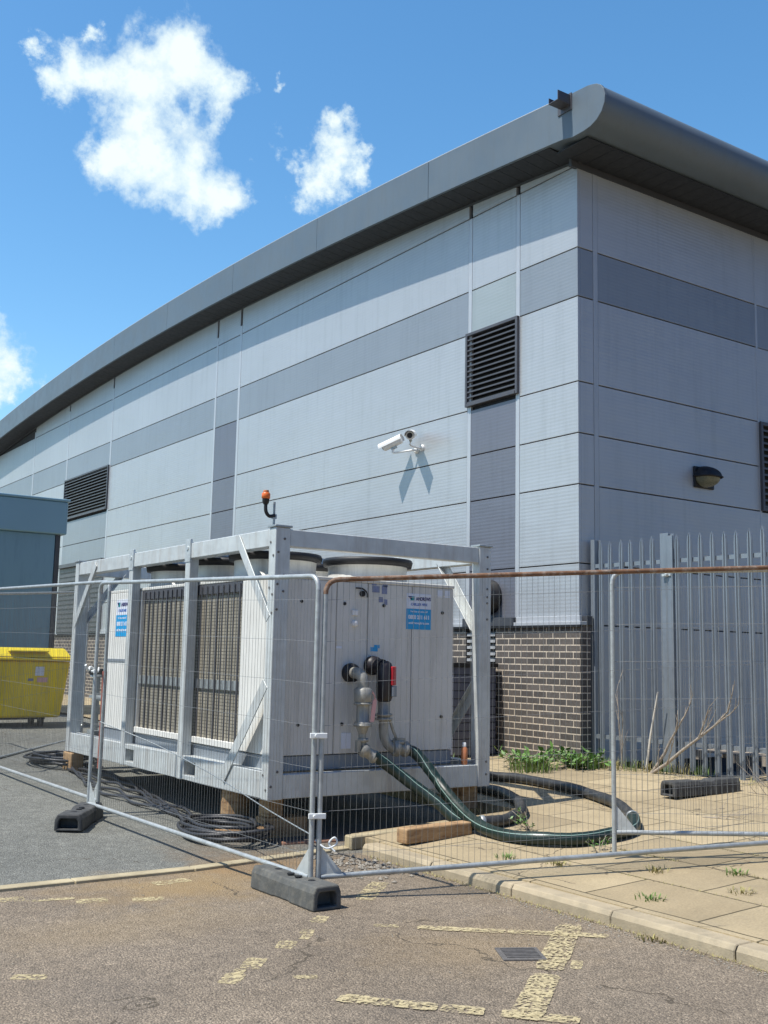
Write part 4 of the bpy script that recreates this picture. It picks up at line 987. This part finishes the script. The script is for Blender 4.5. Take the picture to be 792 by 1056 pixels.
# rubber feet
def foot(c,ang,label,L_=.72,W=.21,H=.14,mat='rubber',z=0.,holes=True):
    A=Vector((math.cos(ang),math.sin(ang),0)); B=Vector((-A.y,A.x,0)); Z=Vector((0,0,1)); o=Vector((c[0],c[1],z))
    t=thing('rubber_ballast_weight',o,label,'fence foot','rubber fence feet')
    import bmesh
    # tapered block cross-section extruded along A, with recessed ends
    m=MB(); h=L_/2
    def ringp(x,ins=0.,zz=0.): 
        w=W/2-ins
        return [o+A*x+B*(-w)+Z*(.002+zz),o+A*x+B*(-w*.96)+Z*(H*.72-ins*.5),o+A*x+B*(-w*.78)+Z*(H-ins),o+A*x+B*(w*.78)+Z*(H-ins),o+A*x+B*(w*.96)+Z*(H*.72-ins*.5),o+A*x+B*w+Z*(.002+zz)]
    rings=[ringp(-h+.09,.035,.02),ringp(-h,.035,.02),ringp(-h),ringp(-h+.03,-.003),ringp(-.12,.0),ringp(-.09,.012),ringp(.09,.012),ringp(.12,0),ringp(h-.03,-.003),ringp(h),ringp(h,.035,.02),ringp(h-.09,.035,.02)]
    vs=[p for r_ in rings for p in r_]; fs=[]
    n=6
    for i in range(len(rings)-1):
        for k in range(n): fs.append((i*n+k,i*n+(k+1)%n,(i+1)*n+(k+1)%n,(i+1)*n+k))
    fs.append(tuple(range(n))); fs.append(tuple(range(len(vs)-n,len(vs))))
    m.add(vs,fs); m.build('rubber_block',mat,t,.012,2)
    if holes:
        m=MB()
        for x in (-.22,-.05,.05,.22): m.lathe(o+A*x+Z*(H-.006),Z,[(0,.026),(.0085,.026)],12)
        m.build('post_sockets','black',t)
    return t
foot((3.80,6.43),R_(90),'large grey rubber block holding the two fence posts at the front centre',.84,.215,.15,mat='rubber_grey')
foot((3.48,9.72),R_(57),'black rubber fence foot under the far left fence joint',.84,.24,.14,z=.062)
foot((9.22,7.42),R_(-2),'weathered black rubber fence foot lying unused on the paving by the palisade',1.0,.2,.15,z=pz(9.2)+.01,holes=False)
foot((7.5,4.8),R_(60),'rubber fence foot on the paving beyond the right edge',.72,.22,.14,z=pz(7.5)+.008)

# ------------------------------------------------------------------ palisade
pal=thing('palisade_fence',(10.4,7.5,pz(10.4)),'tall blue-grey steel palisade fence with pointed pales beside the building corner','palisade fence')
XP=10.36; zg=pz(10.36); px_=lambda y: (8.8-y)*.066
def pale(y):
    x=XP+px_(y)
    w_=.036; pr=[(-w_,0),(-w_*.72,-.02),(-w_*.3,-.02),(0,.004),(w_*.3,-.02),(w_*.72,-.02),(w_,0)]
    m=MB(); vs=[];th=.004
    z0,z1=zg+.02,3.04
    prt=[(a*.9,b) for a,b in pr]
    for side in (0,1):
        for zz,sc in ((z0,1),(z1,1),(z1+.07,.75)):
            for (a,b) in pr: vs.append((x+b-(th if side else 0),y+a*sc,zz))
        vs.append((x-.015-(th if side else 0),y,z1+.14))
    n=len(pr); off=3*n+1; fs=[]
    for side in (0,1):
        o=side*off
        for r_ in range(2):
            for k in range(n-1): fs.append((o+r_*n+k,o+r_*n+k+1,o+(r_+1)*n+k+1,o+(r_+1)*n+k))
        for k in range(n-1): fs.append((o+2*n+k,o+2*n+k+1,o+3*n))
    for r_ in range(2):
        for k in (0,n-1): fs.append((r_*n+k,(r_+1)*n+k,off+(r_+1)*n+k,off+r_*n+k))
    m.add(vs,fs); return m.build('pale','palisade',pal)
p0=pale(9.815)
ys=[9.815-.1635*i for i in range(6)]+[8.62-.1635*i for i in range(0,44)]
for y in ys[1:]:
    c=p0.copy(); col.objects.link(c); c.parent=pal; c.location=(px_(y)-px_(9.815),y-9.815+random.uniform(-.006,.006),random.uniform(-.012,.012)); c.rotation_euler=(random.uniform(-.004,.004),0,0)
for y,w_,nm in ((9.965,.07,'post'),(8.83,.13,'post'),(6.1,.12,'post'),(3.4,.12,'post')):
    m=MB(); a=.012; x=XP+.06+px_(y)
    m.box(x-.06,x-.06+a,y-w_/2,y+w_/2,zg-.0,3.2); m.box(x+.048,x+.06,y-w_/2,y+w_/2,zg,3.2); m.box(x-.048,x+.048,y-.006,y+.006,zg,3.2); m.build('post','palisade',pal,.002)
m=MB(); m.box(XP-.03,XP+.0,8.68,8.75,zg,3.16); m.build('gate_stile','palisade',pal,.003)
for (y0,y1) in ((8.90,9.93),(1.5,8.76)):
    for z in (2.85,.66):
        m=MB(); A=Vector((XP+.012+px_(y0),y0,z)); B=Vector((XP+.012+px_(y1),y1,z)); m.bar(A,B,.006,.05,(1,0,0)); m.bar(A+Vector((.024,0,.024)),B+Vector((.024,0,.024)),.045,.006,(1,0,0)); m.build('rail','palisade',pal)
m=MB(); m.lathe((XP-.02,8.76,2.68),(-1,0,0),[(0,.03),(.04,.028),(.05,.015)],12); m.box(XP-.045,XP-.02,8.7,8.84,2.665,2.69); m.build('gate_bolt','galv',pal)
# grey slatted plant unit between frame and wall
t=thing('slatted_enclosure',(9.6,12.5,.3),'low dark blue-grey slatted enclosure against the brick base behind the frame','enclosure')
m=MB(); m.box(9.25,9.98,11.56,14.6,pz(9.3)-.02,1.50); m.build('enclosure_box','core',t,.01)
m=MB()
for i in range(11): m.box(9.225,9.25,11.54,14.6,.32+i*.108,.32+i*.108+.098)
for i in range(11): m.box(9.25,9.98,11.535,11.56,.32+i*.108,.32+i*.108+.098)
m.build('enclosure_slats','unit_slat',t,.003)
m=MB(); m.box(9.18,10.0,11.50,14.65,1.502,1.56); m.build('enclosure_lid','black',t,.006)
# air-con outdoor bits/pallet behind palisade
t=thing('wooden_pallet',(12.4,8.9,.35),'old grey pallet lying on the ground behind the palisade','pallet')
m=MB()
for i in range(7): m.box(11.6,12.8,8.3+i*.17,8.3+i*.17+.1,.47,.49)
m.build('pallet_deck','twig',t)
for x in (11.6,12.15,12.7):
    for i in range(3): m=MB(); m.box(x,x+.1,8.3+i*.51,8.3+i*.51+.1,.37,.468); m.build('pallet_block','twig',t)

# ------------------------------------------------------------------ teal cabin and bin
rr=random.Random(9); m=MB()
for i in range(420):
    y=rr.uniform(6.4,9.85); x=10.1+rr.gauss(0,.11)+(9.9-y)*.05; d=Vector((rr.uniform(-1,1),rr.uniform(-1,1),rr.uniform(.0,.35))).normalized(); L_=rr.uniform(.03,.14); q=Vector((-d.y,d.x,0)).normalized()*.004; b=Vector((x,y,pz(x)+.008)); m.add([b-q,b+q,b+d*L_],[(0,1,2)])
o=m.build('dead_grass','drygrass'); o['kind']='stuff'; tag(o,'dead straw and leaf litter strewn along the palisade foot','litter')
t=thing('blue_cabin',(3.5,22,.37),'flat-roofed blue-grey cabin with a deeper blue fascia band at the far left','cabin')
CR=6.86; YF=20.9
m=MB(); m.box(-4,CR-.15,YF,YF+3.5,.2,3.88); m.build('cabin_wall','teal',t)
m=MB()
x=CR-.2
while x>-4: m.box(x-1.28,x,YF-.02,YF-.0,.4,3.87); x-=1.3
m.build('wall_panels','teal',t,.006)
m=MB(); m.box(-4,CR,YF-.10,YF+3.6,3.88,4.53); m.build('fascia_band','teal_top',t,.02)
m=MB(); m.box(-4.02,CR+.03,YF-.13,YF+3.63,4.531,4.58); m.build('roof_edge','teal_top',t,.01)
m=MB(); m.box(CR-.19,CR-.10,YF-.03,YF+.05,.38,3.87); m.build('corner_trim','trim_dark',t)
# bin
t=thing('yellow_wheeled_bin',(5.5,18.9,.34),'large yellow four-wheeled waste bin with lid standing in front of the blue cabin','bin')
bx0,bx1=4.75,6.26; by0,by1=18.35,19.4; ZB=.315
m=MB()
def frus(m,x0,x1,y0,y1,z0,X0,X1,Y0,Y1,z1):
    m.add([(x0,y0,z0),(x1,y0,z0),(x1,y1,z0),(x0,y1,z0),(X0,Y0,z1),(X1,Y0,z1),(X1,Y1,z1),(X0,Y1,z1)],[(0,3,2,1),(4,5,6,7),(0,1,5,4),(1,2,6,5),(2,3,7,6),(3,0,4,7)])
frus(m,bx0+.06,bx1-.10,by0+.10,by1-.1,ZB+.17,bx0,bx1,by0,by1,ZB+1.12); m.build('bin_body','yellow',t,.05,3)
m=MB(); m.box(bx0-.04,bx1+.03,by0-.04,by1+.04,ZB+1.125,ZB+1.175); m.build('bin_rim','yellow',t,.02,2)
m=MB(); frus(m,bx0-.02,bx1+.02,by0-.03,by1+.03,ZB+1.18,bx0+.05,bx1-.06,by0+.15,by1-.2,ZB+1.34); m.build('bin_lid','yellow_lid',t,.04,3)
m=MB(); m.box(bx0+.45,bx1-.4,by0-.05,by0+.1,ZB+1.27,ZB+1.30); m.build('lid_handle','yellow_lid',t,.015,2)
for (x,y) in ((bx0+.25,by0+.25),(bx1-.38,by0+.28),(bx0+.25,by1-.25),(bx1-.38,by1-.25)):
    m=MB(); m.lathe((x-.03,y,ZB+.1),(1,0,0),[(0,.09),(.01,.1),(.05,.1),(.06,.09)],18); wh=m.build('castor_wheel','black',t)
    m=MB(); m.box(x-.05,x+.05,y-.03,y+.03,.11+ZB,.18+ZB); m.build('castor_fork','galv_dull',wh,.005)
m=MB(); m.box(bx0+.2,bx1-.3,by0+.3,by1-.3,ZB+.13,ZB+.175); m.build('bin_base','trim_dark',t)
sl_=lambda z: by0+.10*(ZB+1.12-z)/.95-.003
def bl(x,z,w_,h_,mat,nm):
    m=MB(); m.add([(x,sl_(z)-.004,z),(x+w_,sl_(z)-.004,z),(x+w_,sl_(z+h_)-.004,z+h_),(x,sl_(z+h_)-.004,z+h_)],[(0,1,2,3)]); m.build(nm,mat,t)
bl(5.66,1.19,.15,.15,'sticker_white','bin_label'); bl(5.70,1.08,.18,.08,'pink','bin_label'); bl(5.55,1.10,.09,.04,'ink_faded','bin_label')

# ------------------------------------------------------------------ plants
def blades(name,cx,cy,z,n,h,spread,mat,label,seed,width=.012,cat='weed',group=None,lean=.6):
    rr=random.Random(seed); m=MB()
    for i in range(n):
        a=rr.uniform(0,6.283); r0=spread*rr.random()**.6*.6; bx=cx+r0*math.cos(a); by=cy+r0*math.sin(a); hh=h*rr.uniform(.5,1.1); a2=a+rr.uniform(-.8,.8); le=lean*hh*rr.uniform(.3,1.2)
        d=Vector((math.cos(a2),math.sin(a2),0)); s=Vector((-d.y,d.x,0)); b=Vector((bx,by,z)); w_=width*rr.uniform(.6,1.3)
        p1=b+d*le*.35+Vector((0,0,hh*.6)); p2=b+d*le+Vector((0,0,hh*(.95 if rr.random()>.3 else .7)))
        m.add([b-s*w_/2,b+s*w_/2,p1+s*w_/2*.8,p1-s*w_/2*.8,p2],[(0,1,2,3),(3,2,4)])
    o=m.build(name,mat); rebase(o,(cx,cy,z)); tag(o,label,cat,group); return o
def leafy(name,cx,cy,z,n,h,spread,label,seed,group=None,ls=.05):
    rr=random.Random(seed); t=thing(name,(cx,cy,z),label,'weed',group); st=MB(); lf=MB()
    for i in range(n):
        a=rr.uniform(0,6.283); hh=h*rr.uniform(.4,1.1); d=Vector((math.cos(a),math.sin(a),0)); b=Vector((cx,cy,z))+d*spread*.3*rr.random(); tip=b+d*spread*rr.uniform(.3,1.)+Vector((0,0,hh))
        st.tube([b,b.lerp(tip,.5)+Vector((0,0,.1*hh)),tip],.003,4)
        for k in range(9):
            p=b.lerp(tip,rr.uniform(.25,1.)); v=Vector((rr.uniform(-1,1),rr.uniform(-1,1),rr.uniform(-.2,.9))).normalized(); s=v.cross(Vector((rr.uniform(-1,1),rr.uniform(-1,1),1))).normalized(); q=ls*rr.uniform(.6,1.4)
            lf.add([p,p+v*q*.5+s*q*.22,p+v*q,p+v*q*.5-s*q*.22],[(0,1,2,3)])
    st.build('stems','twig',t); lf.build('leaves','leaf',t)
    return t
leafy('weed_clump',9.35,10.15,pz(9.35),34,.20,.40,'bushy green weed clump at the brick base nearest the frame post',1,'weeds at the brick base',.085)
blades('grass_tuft',9.2,9.95,pz(9.2),160,.20,.5,'grass','light green grass tuft beside the bushy weed at the brick base',11,.014)
leafy('weed_clump',9.85,9.82,pz(9.85),34,.19,.44,'broad-leaved green weed clump under the brick corner',2,'weeds at the brick base',.10)
blades('grass_tuft',9.95,9.75,pz(9.9),120,.17,.45,'leaf','long-bladed dark green tuft under the brick corner',12,.02)
blades('grass_tuft',8.35,10.5,pz(8.4),90,.22,.6,'grass','grass patch seen through the frame behind the orange bottle',13,.014)
for i in range(7):
    x=9.98+.07*i; y=9.62-i*.21; 
    blades('grass_tuft',x,y,pz(x),46,.17,.26,'drygrass' if i%2 else 'grass',['green grass tuft nearest the brick corner along the palisade foot','dry grass tuft second from the brick corner along the palisade','green grass tuft third from the brick corner along the palisade','dry straw grass tuft at the foot of the pale cane','green grass tuft at the foot of the bare sapling','dry grass tuft just right of the bare sapling','thin green tuft behind the unused rubber foot'][i],20+i,.008,group='grass tufts along the palisade')
jl=[('sparse weed growing in the kerb-side paving joint left of centre',5.62,6.35),('tiny weed in the paving joint below the hose',5.75,5.95),('weed in the slab joint beneath the lone curved post',6.15,5.35),('small weed at a slab corner right of the curved post',6.5,4.95),('small weed at a slab joint near the right edge',6.1,4.6),('low weed sprouting at the kerb face near the right edge',5.06,4.45),('weed in the joint by the kerb at lower right',5.5,4.85)]
for i,(lb,x,y) in enumerate(jl):
    blades('joint_weed',x,y,pz(x)+.005 if x>5.2 else 0,40,.04,.16,'grass' if i%3==0 else 'drygrass',lb,40+i,.009,group='weeds in the paving joints',lean=1.2)
leafy('weed_sprig',6.60,7.15,pz(6.6),10,.17,.2,'green weed sprig growing inside the small hose loop',60,None,.035)
leafy('weed_sprig',6.35,6.10,pz(6.35),5,.12,.12,'green weed sprig just below the green hose at the fence',61,None,.035)
# bare sapling and cane
def branchy(name,base,dirs,label,seed,mat='twig',r0=.014):
    rr=random.Random(seed); m=MB()
    def grow(p,d,L_,r,depth):
        pts=[p]; n=5
        for i in range(n):
            d=(d+Vector((rr.uniform(-.13,.13),rr.uniform(-.13,.13),rr.uniform(-.05,.12)))).normalized(); pts.append(pts[-1]+d*L_/n)
        m.tube(pts,[r*(1-.6*i/n) for i in range(n+1)],5)
        if depth>0:
            for i in range(1,n+1):
                if rr.random()<.85:
                    e=Vector((rr.uniform(-1,1),rr.uniform(-1,1),rr.uniform(.1,1))).normalized(); grow(pts[i],(d*.9+e*.6).normalized(),L_*rr.uniform(.22,.45),r*.45,depth-1)
    for d,L_ in dirs: grow(Vector(base),Vector(d).normalized(),L_,r0,2)
    o=m.build(name,mat); rebase(o,base); return tag(o,label,'plant')
branchy('bare_sapling',(10.1,8.85,pz(10.1)),[((.05,-1.15,.72),1.35),((.0,-.7,.8),.8)],'bare grey sapling leaning right against the palisade',71,r0=.024)
branchy('bare_sapling',(10.2,9.4,pz(10.2)),[((.0,-.05,1.),.95),((.0,.2,1.),.6)],'thin upright bare twiggy stem left of the pale cane by the palisade',72,r0=.009)
m=MB(); m.tube([(10.20,9.02,pz(10.2)),(10.21,8.95,.75),(10.22,8.84,1.26)],[.016,.014,.009],8); o=m.build('bamboo_cane','cane'); rebase(o,(10.20,9.02,pz(10.2))); tag(o,'straight pale cane leaning in front of the palisade','cane')
branchy('dry_brush',(9.6,6.6,pz(9.6)),[((-1,.2,.15),.6),((-.8,-.5,.2),.7),((.2,-.8,.25),.5),((-.5,.6,.3),.5),((-.9,-.1,.4),.5)],'brown dry brushwood lying at the right edge',73,r0=.007)
branchy('dry_twig',(8.15,6.55,pz(8.1)+.01),[((.9,-.6,.02),.55),((.3,-.9,.05),.35)],'small dry twig lying on the paving in front of the rubber foot',74,r0=.005)
# litter of stones by kerb end
rr=random.Random(5); m=MB()
def stone(m,x,y,z,s):
    vs=[];
    for (a,b,c) in ((1,0,0),(-1,0,0),(0,1,0),(0,-1,0),(0,0,1),(0,0,-1)):
        k=rr.uniform(.6,1.2)*s; vs.append((x+a*k,y+b*k,z+c*k*.7+s*.3))
    m.add(vs,[(0,2,4),(2,1,4),(1,3,4),(3,0,4),(2,0,5),(1,2,5),(3,1,5),(0,3,5)])
for i in range(220): stone(m,4.75+rr.gauss(0,.16)+.0,7.15+rr.gauss(0,.3),.0,rr.uniform(.008,.028))
o=m.build('rubble','stone'); o['kind']='stuff'; tag(o,'loose stones and leaf litter piled in the corner behind the fence','rubble')
m=MB()
for i in range(700): stone(m,5.06-abs(rr.gauss(0,.07)),rr.uniform(2,7.3),.0,rr.uniform(.003,.009))
o=m.build('grit','stone'); o['kind']='stuff'; tag(o,'fine grit gathered along the foot of the kerb','grit')
m=MB()
for i in range(420): stone(m,rr.uniform(1.5,5.05),rr.uniform(3.2,7.5),.0,rr.uniform(.002,.007))
o=m.build('loose_chippings','stone'); o['kind']='stuff'; tag(o,'loose chippings scattered over the brown asphalt','gravel')
m=MB()
for i in range(900):
    y=rr.uniform(2.5,7.4); x=5.085-abs(rr.gauss(0,.025)); d=Vector((rr.uniform(-1,1),rr.uniform(-1,1),rr.uniform(.0,.8))).normalized(); L_=rr.uniform(.01,.035); s=Vector((-d.y,d.x,0)).normalized()*.003; b=Vector((x,y,.004)); m.add([b-s,b+s,b+d*L_],[(0,1,2)])
o=m.build('kerbside_moss','drygrass'); o['kind']='stuff'; tag(o,'dry moss and straw caught along the kerb foot','moss')

m=MB()
for (xj,ya,yb,nn_) in ((6.53,2.5,6.4,900),(5.92,2.2,5.6,300),(7.14,3.5,6.2,300)):
    for i in range(nn_):
        y=rr.uniform(ya,yb)
        if noise.noise(Vector((xj*3,y*1.6,4)))<-.12: continue
        x=xj+rr.gauss(0,.010)+.015*math.sin(y*2.); d=Vector((rr.uniform(-1,1),rr.uniform(-1,1),rr.uniform(.1,1))).normalized(); L_=rr.uniform(.008,.03); q=Vector((-d.y,d.x,0)).normalized()*.003; b=Vector((x,y,pz(x)+.003)); m.add([b-q,b+q,b+d*L_],[(0,1,2)])
o=m.build('joint_moss','drygrass'); o['kind']='stuff'; tag(o,'straw coloured moss growing in the long paving joints','moss')
for o in list(bpy.data.objects):
    if '_w' in o.keys(): del o['_w']
scn.cycles.use_denoising=True
scn.cycles.max_bounces=8
